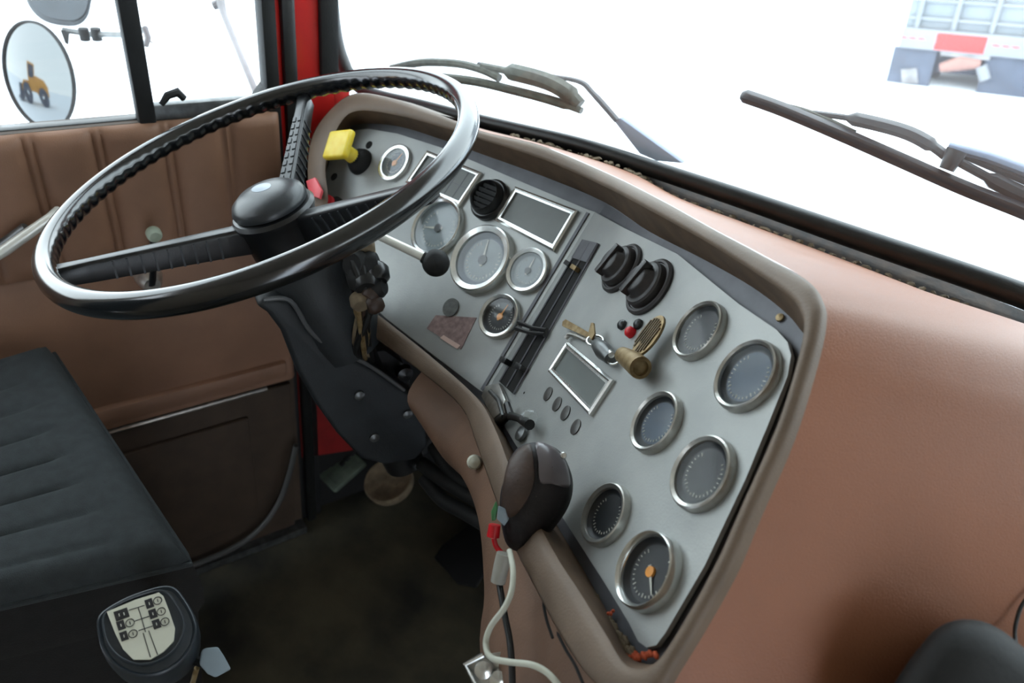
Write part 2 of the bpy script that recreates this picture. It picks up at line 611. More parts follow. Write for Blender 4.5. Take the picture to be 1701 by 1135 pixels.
DNm = np.array([-DN[0], DN[1], 0])
d2o = thing('door_2', None, None, mx(dxy(S0, 0)), kind='structure')
MB().prism([mx(dxy(S0 - .45, 0)), mx(dxy(S1 + .09, 0)), mx(dxy(S1 + .09, ZT)), mx(dxy(S0 - .45, ZT))], DNm * .02).build('padded_panel', 'brown', d2o)
MB().prism([mx(dxy(S1, ZT)), mx(dxy(S1 + .09, ZT)), mx(dxy(S1 + .09, TOPZ)), mx(dxy(S1, TOPZ))], DNm * .02).build('window_frame', 'blackmt', d2o)
WM = ZT + .50      # passenger window kept small and high to hold light off the dash
MB().prism([mx(dxy(S0, ZT)), mx(dxy(S1, ZT)), mx(dxy(S1, WM)), mx(dxy(S0, WM))], DNm * .02).build('light_blocking_panel', 'roof', d2o)  # unseen panel added where window glass would be, blocks side light
MB().prism([mx(dxy(S0, WM)), mx(dxy(S1, WM)), mx(dxy(S1, TOPZ)), mx(dxy(S0, TOPZ))], DNm * .003).build('window_pane', 'pane', d2o)
MB().prism([mx(dxy(S0 - .45, ZT)), mx(dxy(S0, ZT)), mx(dxy(S0, TOPZ)), mx(dxy(S0 - .45, TOPZ))], DNm * .02).build('rear_pillar', 'roof', d2o)

# --- windscreen: seal, glass, gutter
Y0 = .92


def wy(x, y, v=Y0):
    return py_(x, y, v)


win = thing('window_1', None, None, wy(850, 230), kind='structure')
lean = .10      # glass leans back
zs0 = wy(1100, 289)[2]


def wl(x, y):     # pixel on the leaning windscreen plane
    r = ray(x, y)
    # plane y = Y0 - lean*(z-zs0)
    t = (Y0 - lean * (CAM[2] - zs0)) / (r[1] + lean * r[2])
    return CAM + r * t


sp_ = [wl(545, -60), wl(548, 0), wl(555, 60), wl(566, 100), wl(584, 134), wl(620, 156), wl(700, 176), wl(797, 201), wl(963, 241), wl(1100, 286), wl(1250, 336), wl(1400, 388), wl(1701, 492), wl(1950, 592)]
sp_.append(np.array([.99, sp_[-1][1], sp_[-1][2] + .01]))
sp2 = smooth_path(sp_, 8)
nn = len(sp2)
rr = [.014 if i < 30 else .0105 if i < 60 else .0105 + .0055 * (i - 60) / (nn - 60) for i in range(nn)]
MB().tube(sp2, rr, 14).build('rubber_seal', 'rubber', win)
gx0, gx1 = sp_[0][0] - .005, 1.0
zt = 1.80
MB().prism([(gx0, Y0 - lean * (zt - zs0), zt), (gx0, Y0 + .004, zs0 - .03), (gx1, Y0 + .004, zs0 - .03), (gx1, Y0 - lean * (zt - zs0), zt)], (0, .004, 0)).build('windscreen_pane', 'shield', win)
# seal's vertical right end and top header
MB().box((0, Y0 - .07, 1.79), np.eye(3), (1.0, .03, .03)).build('header', 'roof', win)
# dirty gutter between the seal and the dash
g_in = [(600, 162), (700, 186), (797, 213), (907, 240), (1034, 280), (1100, 319), (1250, 374), (1400, 430), (1550, 488), (1701, 547), (1950, 645)]
Yg = .885
go = [wy(x, y, Yg) for x, y in g_in]
go.append(np.array([.99, Yg, go[-1][2]]))
gs = smooth_path(go, 8)
back = [np.array([p[0], Y0 + .02, p[2] - .004]) for p in gs]
gut = struct(MB().grid([[p + np.array([0, 0, -.002]) for p in gs], [(p * .5 + q * .5) - np.array([0, 0, .014]) for p, q in zip(gs, back)], back]).build('trim_5', 'gutter'))
m = MB()
for k in range(200):
    i = random.randrange(20, len(gs) - 12)
    t = random.uniform(.02, .45)
    p = gs[i] * (1 - t) + back[i] * t + np.array([0, 0, -.018 * t])
    r = random.uniform(.0012, .005)
    m.lathe(p, unit([random.uniform(-1, 1), random.uniform(-1, 1), 1]), [(0, -r * .5), (r, -r * .2), (r * .8, r * .4), (0, r * .6)], 5, sx=random.uniform(1, 2))
o = m.build('leaf_litter', M['tan'])
tag(o, 'crumbs of dirt and dry leaf lying along the windscreen seal', 'dirt', kind='stuff')

# ================================================================== DASHBOARD
dash = thing('dashboard', 'brown dashboard binnacle framing grey instrument panels below the windscreen', 'dashboard', (-.3, .75, .85))
T = .035
A_, B_ = (988, 352), (806, 655)
P1out = [(612, 214), (660, 222), (732, 245), (801, 274), (880, 308), (978, 349), (988, 352), (806, 655), (796, 648), (720, 590), (640, 528), (610, 500), (570, 440), (535, 375), (532, 320), (548, 265), (575, 226), (592, 216)]
P2out = [(988, 352), (1035, 378), (1125, 422), (1227, 505), (1290, 548), (1308, 568), (1314, 590), (1308, 625), (1278, 700), (1238, 797), (1170, 941), (1105, 1052), (1090, 1072), (1074, 1076), (1060, 1066), (1044, 1034), (1000, 962), (946, 878), (900, 806), (854, 735), (819, 677), (806, 655)]
m = MB().prism([P1(x, y) for x, y in P1out], -N1 * .004)
m.build('gauge_panel', 'panel', dash, label='grey metal instrument panel facing the steering wheel')
m = MB().prism([P2(x, y) for x, y in P2out], -N2 * .004)
m.build('gauge_panel', 'panel', dash, label='grey metal instrument panel angled beside the slot')
# folded edge line between the panels
e0, e1_ = P1(977, 354, .001), P1(800, 648, .001)
MB().prism([P1(975, 353, .0), P1(979, 355, .0), P1(803, 650, .0), P1(799, 647, .0)], N1 * .0015).build('panel_joint', 'flange', dash)
# flange strip round the panel (metal tray behind)
fl_o = [(594, 200), (662, 205), (740, 225), (850, 262), (1000, 322), (1080, 365), (1170, 412), (1250, 462), (1312, 506), (1334, 540), (1330, 600), (1296, 700), (1244, 830), (1180, 955), (1112, 1078), (1070, 1100), (1030, 1080), (980, 1000), (930, 920), (880, 840), (830, 740), (790, 665), (720, 605), (630, 540), (590, 500), (550, 440), (520, 375), (520, 310), (535, 255), (560, 215)]
# rim inner / outer outlines on the plane standing proud by T
I_ = [(545, 330), (541, 270), (563, 208), (594, 184), (662, 192), (740, 213), (800, 232), (900, 264), (1000, 308), (1080, 350), (1170, 400), (1250, 450), (1310, 492), (1331, 520), (1336, 550), (1324, 610), (1292, 710), (1237, 835), (1197, 925), (1152, 1010), (1112, 1076), (1090, 1100), (1067, 1112), (1036, 1102), (1005, 1052), (963, 984), (926, 927), (885, 852), (850, 783), (822, 712), (792, 661), (720, 596), (640, 532), (600, 500), (560, 440), (540, 390)]
O_ = [(512, 330), (512, 255), (530, 205), (580, 158), (640, 160), (730, 190), (800, 218), (899, 242), (1010, 288), (1100, 333), (1179, 377), (1260, 420), (1338, 464), (1362, 495), (1367, 530), (1352, 600), (1312, 725), (1254, 857), (1216, 946), (1170, 1030), (1122, 1110), (1096, 1148), (1060, 1162), (1010, 1150), (968, 1112), (922, 1040), (888, 975), (850, 900), (820, 820), (792, 740), (765, 675), (700, 618), (616, 556), (575, 520), (535, 455), (515, 400)]
assert len(I_) == len(O_)


def lofted(fin, n=6):
    return smooth_path([fin(x, y) for x, y in I_], n, True)


Ih = smooth_path([PP(x, y, T) for x, y in I_], 5, True)
Ib = smooth_path([PP(x, y, -.006) for x, y in I_], 5, True)
Oh = smooth_path([PP(x, y, T - .003) for x, y in O_], 5, True)
NLs = []
for i in range(len(Ih)):
    NLs.append(Ih[i] - Ib[i])
# wall: from a line behind the lip to panel depth (goes straight back, pushed out a little)
rows = [[p for p in Ih]]
cI = PP(930, 560, T)


def inward(i, amt):
    t = unit(Ih[(i + 1) % len(Ih)] - Ih[i - 1])
    nrm = N1 * .5 + N2 * .5
    return np.cross(nrm, t) * amt


Bk = [(538, 328), (547, 262), (576, 220), (594, 206), (662, 210), (740, 234), (800, 256), (900, 292), (1000, 334), (1079, 385), (1167, 430), (1248, 476), (1303, 518), (1328, 546), (1342, 570), (1330, 614), (1299, 712), (1245, 838), (1205, 928), (1160, 1013), (1118, 1078), (1092, 1102), (1064, 1100), (1040, 1082), (1018, 1034), (980, 966), (946, 908), (902, 834), (862, 766), (828, 704), (796, 664), (722, 600), (640, 535), (597, 505), (555, 445), (532, 390)]
assert len(Bk) == len(I_)
Bh = smooth_path([PP(x, y, -.0075) for x, y in Bk], 5, True)
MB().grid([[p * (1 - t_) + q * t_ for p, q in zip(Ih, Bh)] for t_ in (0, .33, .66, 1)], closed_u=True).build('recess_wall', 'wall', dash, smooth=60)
bp_ = [tuple(p[:2]) for p in smooth_path([(x, y, 0.) for x, y in Bk], 5, True)]
side = [tp(x, y, N1, D1 - .0075) < tp(x, y, N2, D2 - .0075) for x, y in bp_]
for which, (n_, d_) in ((True, (N1, D1)), (False, (N2, D2))):
    k0_ = next(i for i in range(len(bp_)) if side[i] == which and side[i - 1] != which)
    poly = []
    i = k0_
    while side[i % len(bp_)] == which:
        x, y = bp_[i % len(bp_)]
        poly.append(CAM + ray(x, y) * tp(x, y, n_, d_ - .0075))
        i += 1

    def cross(q0, q1):
        for _ in range(30):
            m_ = ((q0[0] + q1[0]) / 2, (q0[1] + q1[1]) / 2)
            if (tp(*m_, N1, D1 - .0075) < tp(*m_, N2, D2 - .0075)) == which:
                q0 = m_
            else:
                q1 = m_
        return CAM + ray(*q0) * tp(*q0, n_, d_ - .0075)
    poly.append(cross(bp_[(i - 1) % len(bp_)], bp_[i % len(bp_)]))
    poly.insert(0, cross(bp_[k0_], bp_[k0_ - 1]))
    MB().prism(poly, -n_ * .002).build('backing_tray', 'flange', dash)
nb = unit(N1 + N2)
lip = []
for tt, up in ((0, 0), (.08, .0025), (.25, .004), (.6, .004), (.88, .0025), (1, -.001)):
    lip.append([Ih[i] * (1 - tt) + Oh[i] * tt + nb * up for i in range(len(Ih))])
lip.append([Oh[i] - nb * .03 for i in range(len(Oh))])
MB().grid(lip, closed_u=True).build('moulded_rim', 'rim', dash, smooth=60)

# brown dash cover lofted from the rim to the windscreen gutter and over to the passenger side
inner = [(730, 190), (800, 218), (899, 242), (1010, 288), (1100, 333), (1179, 377), (1260, 420), (1338, 464), (1362, 495), (1367, 530), (1352, 600), (1312, 725), (1254, 857), (1216, 946), (1170, 1030), (1122, 1110), (1096, 1148)]
outer = [wy(740, 196, Yg), wy(808, 216, Yg), wy(907, 241, Yg), wy(1040, 284, Yg), wy(1130, 330, Yg), wy(1250, 375, Yg), wy(1400, 431, Yg), wy(1560, 493, Yg), wy(1900, 625, Yg), at(2150, 790, .80), at(2200, 960, .92), at(2150, 1200, 1.0), at(2000, 1400, .96), at(1800, 1480, .86), at(1560, 1500, .70), at(1330, 1450, .56), at(1200, 1400, .49)]
i3 = smooth_path([PP(x, y, T - .006) for x, y in inner], 6)
o3 = smooth_path(outer, 6)
rows = []
for tt in np.linspace(0, 1, 22):
    r = []
    for j, (p, q) in enumerate(zip(i3, o3)):
        L = np.linalg.norm(p - q)
        w = min(1, max(0, (j - 36) / 24))
        bul = np.array([.3, -.35, .6]) * .16 * L * math.sin(math.pi * tt) * w
        r.append(p * (1 - tt) + q * tt + bul)
    rows.append(r)
MB().grid(rows).build('dash_cover', 'dashtop', dash, smooth=80)
rest = [q for q in o3]
# skirt of the cover down to the bulkhead on the passenger side
ext = [np.array([.985, q[1], q[2]]) for q in o3[48:79]]
MB().grid([[p * (1 - t_) + q * t_ + np.array([0, 0, .03 * math.sin(math.pi * t_)]) for p, q in zip(o3[48:79], ext)] for t_ in np.linspace(0, 1, 8)]).build('passenger_shelf', 'dashtop', dash, smooth=60)
fr_ = o3[78:] [::-1] + [ext[-1]]
MB().grid([fr_, [q + np.array([0, .05, -.12]) for q in fr_], [np.array([q[0], q[1] + .22, .02]) for q in fr_]]).build('passenger_fascia', 'dashtop', dash, smooth=60)
# fascia under the rim
fo = [(1096, 1148), (1060, 1162), (1010, 1150), (968, 1112), (922, 1040), (888, 975), (850, 900), (820, 820), (792, 740), (765, 675), (700, 618)]
fb = [(1150, 1400), (1080, 1400), (1000, 1380), (930, 1330), (850, 1240), (800, 1100), (822, 1010), (822, 880), (790, 815), (735, 760), (700, 700)]
ft = [.50, .52, .55, .58, .62, .68, .73, .80, .86, .90, .93]
f1 = smooth_path([PP(x, y, T - .02) for x, y in fo], 5)
f2 = smooth_path([at(x, y, t) for (x, y), t in zip(fb, ft)], 5)
rows = []
for tt in np.linspace(0, 1, 10):
    rows.append([p * (1 - tt) + q * tt + np.array([-.02, -.03, 0]) * math.sin(math.pi * tt) * .5 for p, q in zip(f1, f2)])
rows.append([q + np.array([.06, .12, -.02]) for q in f2])
MB().grid(rows).build('lower_fascia', 'darkbrown', dash, smooth=60)
# cracks in the fascia
m = MB()
for pts in ([(902, 1000), (908, 1030), (918, 1060)], [(925, 1050), (940, 1080), (955, 1105), (968, 1135)]):
    q = [PP(x, y, T - .012) + (-ray(x, y)) * .012 for x, y in pts]
    m.tube(smooth_path(q, 4), [.0003] + [.0012] * (len(pts) * 4 - 5) + [.0012, .0004][:2], 6)
m.build('crack', 'hole', dash)
# lower-left fascia under the driver's side
f1 = smooth_path([PP(x, y, T - .02) for x, y in [(700, 618), (616, 556), (575, 520), (535, 455)]], 5)
MB().grid([f1, [p + np.array([.0, .06, -.05]) for p in f1], [p + np.array([.0, .22, -.09]) for p in f1]]).build('lower_fascia', 'darkbrown', dash, smooth=60)
f1 = smooth_path([PP(x, y, T - .02) for x, y in [(535, 455), (515, 400), (512, 330), (512, 255), (530, 205), (580, 158), (640, 160), (730, 190)]], 5)
MB().grid([f1, [p + np.array([-.01, .05, -.02]) for p in f1], [p + np.array([-.01, .12, -.08]) for p in f1]]).build('side_skirt', 'rim', dash, smooth=60)
# screws of the tray
for x, y in ((672, 208), (1008, 330), (1125, 400), (1296, 528), (960, 950)):
    MB().lathe(PP(x, y, -.006), nb, [(0, .002), (.003, .0015), (.0035, 0)], 10).build('screw', 'brass', dash)
# debris in the tray bottom
m = MB()
for k in range(240):
    t = random.random()
    x, y = 905 + 140 * t + random.uniform(-4, 10), 885 + 205 * t + random.uniform(-6, 6)
    r = random.uniform(.0010, .0026)
    m.lathe(P2(x, y, -.004), nb, [(r, 0), (r * .8, r * .6), (0, r)], 5, sx=1.6)
tag(m.build('grit', 'tan'), 'brown grit collected in the lower groove of the instrument panel', 'dirt', kind='stuff')
m = MB()
for k in range(16):
    x, y = random.gauss(1062, 12), 1090 + random.uniform(-5, 6)
    r = random.uniform(.001, .0022)
    m.lathe(P2(x, y, -.002), nb, [(r, 0), (r * .8, r * .6), (0, r)], 6, sx=1.5)
for k in range(4):
    m.lathe(P2(1013 + random.gauss(0, 3), 1020 + random.gauss(0, 3), -.003), nb, [(.0015, 0), (.001, .001), (0, .0016)], 6)
tag(m.build('rust_flakes', mat('rusty_orange', (190, 84, 50), .8)), 'orange rust flakes in the bottom corner of the instrument panel', 'dirt', kind='stuff')


# --- gauges
def gauge(P, n, x, y, r, label, face='dial', needle=None, ncol='tick', proud=.006, deep=.006, bezel='chromew', group=None, ring='dial', hub='dial', scale=.0, rw=.86, ticks=24, ex=0):
    c = P(x, y)
    if P is P2:
        proud = max(proud, .0072)
    e1 = unit(P(x + 10, y + 6) - c)
    e2 = np.cross(n, e1)
    g = thing('gauge', label, 'gauge', c, group)
    MB().lathe(c, n, [(r, -.001), (r, proud * .5), (r * .97, proud * .9), (r * .93, proud), (r * (rw + .02), proud * .8), (r * rw, proud * .4), (r * (rw - .02), -.001)], 56, e1).build('bezel', bezel, g)
    MB().lathe(c, n, [(r * rw, proud * .5), (r * (rw - .08), .0012), (r * (rw - .12), .0006), (r * (rw - .16), .0006)], 48, e1).build('inner_ring', ring, g)
    MB().lathe(c + n * .0006, n, [(0, .0004), (r * (rw - .14), .0004), (r * (rw - .14), 0)], 48, e1).build('dial_face', face, g)
    m = MB()
    for i in range(ticks):
        a = math.radians(-225 + 270 * i / (ticks - 1))
        d = e1 * math.cos(a) + e2 * math.sin(a)
        L = .06 if i % 4 else .10
        m.box(c + n * .0014 + d * r * (rw - .2 - L / 2), (d, np.cross(n, d), n), (r * L / 2, r * .012, .0002))
    m.build('scale_marks', 'tick', g)
    if needle is not None:
        a = math.radians(needle)
        d = e1 * math.cos(a) + e2 * math.sin(a)
        w = np.cross(n, d)
        MB().prism([c + n * .0022 - d * r * .18 - w * r * .05, c + n * .0022 + d * r * .60 - w * r * .012, c + n * .0022 + d * r * .60 + w * r * .012, c + n * .0022 - d * r * .18 + w * r * .05], n * .0004).build('needle', ncol, g)
        MB().lathe(c + n * .001, n, [(r * .14, 0), (r * .14, .0022), (0, .0026)], 20, e1).build('needle_hub', hub, g)
    MB().lathe(c, n, [(0, proud * .62), (r * rw, proud * .62), (r * rw, proud * .5)], 48, e1).build('gauge_glass', 'clear' if P is P1 else 'lowglare', g)
    return g


RA = .0285
gauge(P2, N2, 1165, 552, RA * .94, 'round dark gauge topmost of the right panel, nearest the rotary knobs', 'dial', None, rw=.84)
gauge(P2, N2, 1245, 627, RA * 1.0, 'round dark gauge with a blue-grey face in the upper right panel corner', 'dialblue', None, rw=.84)
gauge(P2, N2, 1094, 704, RA * .94, 'round blue-grey gauge between the rectangular display and the brown rim', 'dialblue', None, rw=.82)
gauge(P2, N2, 1171, 789, RA * 1.0, 'round dark gauge by the right rim, just above the chrome-ringed gauge with the orange hub', 'dial', None, rw=.82)
gauge(P2, N2, 1010, 857, RA * .92, 'round dark gauge beside the hanging handset with a greasy face', 'dial', None, rw=.80)
gauge(P2, N2, 1084, 952, RA * 1.0, 'chrome-ringed gauge with an orange needle hub in the lowest panel corner', 'dial', -50, 'tick', proud=.011, bezel='chrome', rw=.84, hub='orange')
gauge(P1, N1, 803, 433, .0465, 'large round chrome-ringed dial in the middle of the driver panel', 'dialgrey', 110, 'tick', proud=.012, rw=.77, bezel='chrome', ring='dialblue')
gauge(P1, N1, 729, 380, .0425, 'large round glare-pale dial partly behind the steering wheel rim', 'dialgrey', 200, 'tick', proud=.010, rw=.84, bezel='chrome', ring='dialgrey')
gauge(P1, N1, 878, 451, .0298, 'small round gauge with a glare-pale face right of the large middle dial', 'dialgrey', 95, 'tick', proud=.007, rw=.77, bezel='chrome', ring='dialgrey')
gauge(P1, N1, 657, 272, .0300, 'small round gauge with a glare-tinted pale blue face next to the yellow knob', 'dialblue', 80, 'orange', proud=.006, rw=.74, bezel='chrome', ring='dialgrey', hub='orange')  # blue of the face carries glass glare too
gauge(P1, N1, 832, 527, .0290, 'small chrome-ringed gauge with brown dial and orange needle below the large dial', 'dial', 85, 'orange', proud=.008, rw=.78, bezel='chrome', ring='dial', hub='orange')


# --- rectangular displays
def display(P, n, q, label, face='lcd', w=.16, grid=0):
    c = sum(P(*p) for p in q) / 4
    g = thing('display_panel', label, 'display', c)
    out = [P(*p) for p in q]
    inn = [c + (p - c) * np.array(1 - w) for p in out]
    # even border width
    e = [unit(out[1] - out[0]), unit(out[3] - out[0])]
    bw = .0062
    L1, L2 = np.linalg.norm(out[1] - out[0]), np.linalg.norm(out[3] - out[0])

    def bil(u, v):
        return out[0] * (1 - u) * (1 - v) + out[1] * u * (1 - v) + out[2] * u * v + out[3] * (1 - u) * v
    inn = [bil(bw / L1, bw / L2), bil(1 - bw / L1, bw / L2), bil(1 - bw / L1, 1 - bw / L2), bil(bw / L1, 1 - bw / L2)]
    rows = [out, [p + n * .004 for p in out], [(p * .65 + q_ * .35) + n * .0055 for p, q_ in zip(out, inn)], [(p * .35 + q_ * .65) + n * .0045 for p, q_ in zip(out, inn)], [q_ + n * .0045 for q_ in inn], [q_ + n * .0005 for q_ in inn]]
    MB().grid(rows, closed_u=True).build('frame', 'chrome', g, smooth=20)
    MB().prism([q_ + n * .0003 for q_ in inn], n * .0012).build('face', face, g)
    if grid:
        m = MB()
        for i in range(1, grid):
            u = i / grid
            a, b2 = inn[0] * (1 - u) + inn[1] * u, inn[3] * (1 - u) + inn[2] * u
            m.prism([a + n * .0015, a + e[0] * .0008 + n * .0015, b2 + e[0] * .0008 + n * .0015, b2 + n * .0015], n * .0004)
        a, b2 = (inn[0] + inn[3]) / 2, (inn[1] + inn[2]) / 2
        m.prism([a + n * .0015, a + e[1] * .0008 + n * .0015, b2 + e[1] * .0008 + n * .0015, b2 + n * .0015], n * .0004)
        m.build('cell_dividers', 'flange', g)
    return g


display(P1, N1, [(858, 312), (962, 352), (922, 420), (824, 368)], 'chrome-framed grey rectangular display beside the centre slot')
display(P1, N1, [(712, 252), (803, 289), (766, 345), (676, 305)], 'chrome-framed grey rectangular display partly behind the steering wheel rim', grid=6)
display(P2, N2, [(947, 570), (1023, 634), (984, 693), (915, 620)], 'tilted chrome-framed rectangular display above the four oval lamps')


# --- rotary knobs
def rotary(P, n, x, y, r, h, label, group=None):
    c = P(x, y)
    e1 = unit(P(x + 7, y + 10) - c)
    e1 = unit(e1 - n * (e1 @ n))
    e2 = np.cross(n, e1)
    g = thing('rotary_knob', label, 'knob', c, group)
    MB().lathe(c, n, [(r, 0), (r, h * .12), (r * .93, h * .2), (r * .86, h * .2), (r * .84, h * .14), (r * .80, h * .14)], 48, e1).build('base_disc', 'knobgrey', g)
    MB().lathe(c, n, [(r * .8, h * .1), (r * .78, h * .42), (r * .72, h * .5), (r * .62, h * .5), (r * .56, h * .55), (r * .48, h * .85), (r * .42, h * .92), (0, h * .95)], 48, e1).build('knob_body', 'knobgrey', g)
    MB().box(c + n * h * .85, (e2, e1, n), (r * .62, r * .13, h * .22)).build('grip_bar', 'knobgrey', g, bevel=.0012)
    return g


rotary(P2, N2, 1034, 447, .0285, .022, 'black rotary knob with a grip bar next to the centre slot')
rotary(P2, N2, 1080, 478, .0300, .022, 'black rotary knob with a grip bar nearest the topmost dark gauge')
# slatted round vent knob
c = P1(816, 334)
e1 = unit(P1(826, 338) - c)
g = thing('round_switch', 'round black slatted switch between the two rectangular displays', 'switch', c)
r = .0285
MB().lathe(c, N1, [(r, 0), (r, .006), (r * .9, .009), (r * .84, .009), (r * .8, .016), (r * .72, .02), (r * .66, .018), (r * .62, .008)], 44, e1).build('rim', 'blackpl', g)
MB().lathe(c, N1, [(0, .006), (r * .64, .006)], 30, e1).build('back', 'hole', g)
e2 = np.cross(N1, e1)
for k in range(-2, 3):
    w = math.sqrt(max(.01, .62 ** 2 - (k * .22) ** 2)) * r
    MB().box(c + N1 * .014 + e2 * k * .24 * r, (e1, unit(e2 + N1 * .6), unit(N1 - e2 * .6)), (w, r * .09, .001)).build('slat', 'blackmt', g)

# --- oval lamps, small holes (parts of the dashboard)
for x, y in ((911, 655), (926, 672), (940, 687), (957, 710)):
    c = P2(x, y)
    m = MB().lathe(c, N2, [(.0069, 0), (.0069, .0012), (.0055, .0016), (0, .0019)], 20, unit(P2(x + 3, y - 10) - c), sx=1.15)
    m.build('indicator_lamp', 'lamp', dash)
m = MB().lathe(P2(871, 653), N2, [(.0015, .0004), (0, .0005)], 12)
m.build('hole', 'hole', dash)
for x, y in ((613, 241), (555, 294)):
    MB().lathe(P1(x, y), N1, [(.0066, 0), (.006, .001), (.004, .0006), (0, .0003)], 18).build('hole', 'hole', dash)

# --- slot with sliders
q = [(969, 399), (994, 405), (853, 655), (830, 634)]
sl = thing('slider_slot', 'long dark slot of sliding heater levers between the two panels', 'slider', P2(910, 525))
MB().prism([P2(x, y, .0002) for x, y in q], N2 * .0012).build('slot_plate', 'hole', sl)
m = MB()
for a, b2 in (((969, 399), (830, 634)), ((994, 405), (853, 655)), ((980, 404), (842, 643))):
    m.tube([P2(*a, .002), P2(*b2, .002)], .0014, 6)
m.build('guide_rail', 'flange', sl)
MB().prism([P2(*p, .001) for p in ((969, 399), (994, 405), (976, 437), (951, 429))], N2 * .002).build('cover_plate', 'flange', sl)
for (x, y), mt in (((957, 447), 'brass'), ((946, 440), 'blackmt')):
    c = P2(x, y, .003)
    a = unit(P2(x + 12, y + 8) - P2(x, y))
    MB().box(c, (a, np.cross(N2, a), N2), (.008, .0028, .005)).build('slider_lever', mt, sl, bevel=.001)
for pts in (((908, 549), (885, 545), (862, 536)), ((905, 556), (880, 553), (858, 546))):
    MB().tube([P2(*p, .006 + .003 * i) for i, p in enumerate(pts)], [.0028, .0022, .003], 8).build('slider_lever', 'blackpl', sl)
for (x, y) in ((841, 601), (866, 612)):
    a = unit(P2(x + 12, y + 6) - P2(x, y))
    MB().box(P2(x, y, .005), (a, np.cross(N2, a), N2), (.009, .0035, .006)).build('slider_lever', 'blackpl', sl, bevel=.001)
# --- clip and key lever at the slot foot
g = thing('metal_clip', 'bent pale metal clip at the lower end of the heater slot', 'clip', P2(825, 680))
MB().prism([P2(x, y, .002) for x, y in ((812, 645), (835, 640), (846, 668), (838, 690), (826, 700), (815, 680), (806, 662))], N2 * .006).build('clip_plate', 'chromew', g, bevel=.001)
MB().tube([P2(814, 650, .012), P2(828, 665, .012), P2(836, 692, .014)], .0025, 8).build('clip_bar', 'steel', g)
g = thing('toggle_lever', 'small black lever with a clear plastic tip below the slot', 'lever', P2(855, 698))
MB().tube([P2(830, 700, .004), P2(845, 690, .012), P2(862, 695, .014), P2(880, 706, .016)], [.006, .0045, .004, .0055], 10).build('lever_arm', 'blackpl', g)
MB().tube([P2(842, 672, .012), P2(848, 692, .012)], [.004, .005], 8).build('lever_tab', 'blackpl', g)
MB().lathe(P2(884, 698, .008), N2, [(.009, 0), (.010, .006), (.006, .012), (0, .014)], 18).build('clear_tip', 'clearpl', g)
MB().lathe(P2(868, 722, .002), N2, [(.008, 0), (.008, .004), (0, .006)], 18).build('base', 'steel', g)

# --- brake knobs at the far left
c = P1(600, 270)
g = thing('parking_brake_knob', 'yellow square push knob on a black base', 'knob', c)
MB().lathe(c, N1, [(.021, 0), (.021, .004), (.017, .012), (.012, .016), (.011, .022)], 30).build('base', 'blackmt', g)
MB().tube([c + N1 * .018, c + N1 * .042], [.0115, .0105], 18).build('stem', 'yellow', g)
cc = c + N1 * .046
e1 = unit(P1(610, 262) - P1(600, 270))
a1 = unit(P1(646, 252) - P1(600, 256)); a1 = unit(a1 - N1 * (a1 @ N1))
a2 = np.cross(N1, a1)
MB().box(cc - a1 * .004 + a2 * .004, (a1, a2, N1), (.0235, .0225, .006)).build('knob_head', 'yellow', g, bevel=.004, seg=3)
c = P1(556, 346)
g = thing('push_button', 'small red push knob below the yellow knob', 'knob', c)
MB().lathe(c, N1, [(.018, 0), (.018, .004), (.013, .008), (.009, .010)], 26).build('base', 'blackmt', g)
MB().lathe(c + N1 * .008, N1, [(.008, 0), (.010, .003), (.0130, .006), (.0130, .012), (.009, .016), (0, .018)], 26).build('knob_head', 'redk', g)
c = P1(548, 334)
g = thing('red_tag', 'faded pinkish-red plate behind the small red knob', 'plate', c)
q = [(512, 303), (527, 297), (538, 318), (534, 332), (518, 326)]
MB().prism([P1(x, y, .046) for x, y in q], N1 * .005).build('plate', 'pinkred', g, bevel=.001)
MB().tube([P1(550, 330), P1(528, 318, .046)], .003, 8).build('pin', 'steel', g)

# --- sticker remnants
q = [(735, 525), (765, 528), (800, 535), (772, 580), (710, 545)]
m = MB().prism([P1(x, y, .0001) for x, y in ((724, 524), (792, 528), (766, 581), (709, 546))], N1 * .0006)
tag(m.build('sticker', 'sticker'), 'torn pinkish sticker remnant below the large dials', 'sticker')
m = MB().lathe(P1(749, 511, .0008), N1, [(.0125, 0), (.0125, .001), (0, .0014)], 24)
tag(m.build('glue_spot', 'stickerg'), 'round grey glue mark overlapping the torn sticker', 'mark')
m = MB().prism([P1(x, y, .0008) for x, y in ((731, 562), (737, 557), (765, 574), (760, 580))], N1 * .0005)
tag(m.build('paper_scrap', 'pink'), 'narrow pale pink paper scrap along the sticker edge', 'paper')

# --- keys and ignition
g = thing('key_bunch', 'bunch of small metal keys above the tilted display', 'keys', P2(975, 570))
MB().prism([P2(x, y, .006) for x, y in ((937, 536), (942, 532), (984, 556), (980, 563), (936, 543))], N2 * .0022).build('key', 'brass', g)
MB().prism([P2(x, y, .012) for x, y in ((979, 558), (984, 538), (988, 538), (990, 556), (985, 566))], N2 * .002).build('key', 'brass', g)
MB().tube(smooth_path([P2(x, y, .005) for x, y in ((940, 562), (947, 556), (962, 560), (976, 566), (986, 560))], 4), .0026, 8).build('key', 'chromew', g)
th = np.linspace(0, 2 * math.pi, 24, endpoint=False)
c = P2(988, 566, .008)
e1, e2 = unit(np.cross(N2, [0, 0, 1.0])), np.cross(N2, unit(np.cross(N2, [0, 0, 1.0])))
MB().tube([c + .008 * (e1 * math.cos(a) + (e2 * .7 + N2 * .7) * math.sin(a)) for a in th], .0011, 6, closed=True).build('key_ring', 'chrome', g)
MB().tube([P2(990, 570, .006), P2(1003, 584, .009), P2(1014, 596, .008)], [.006, .0085, .006], 12).build('lock_barrel', 'steel', g)
MB().tube([P2(1002, 574, .008), P2(1016, 590, .010)], [.004, .003], 10).build('key', 'chromew', g)
c = P2(1020, 598, .006)
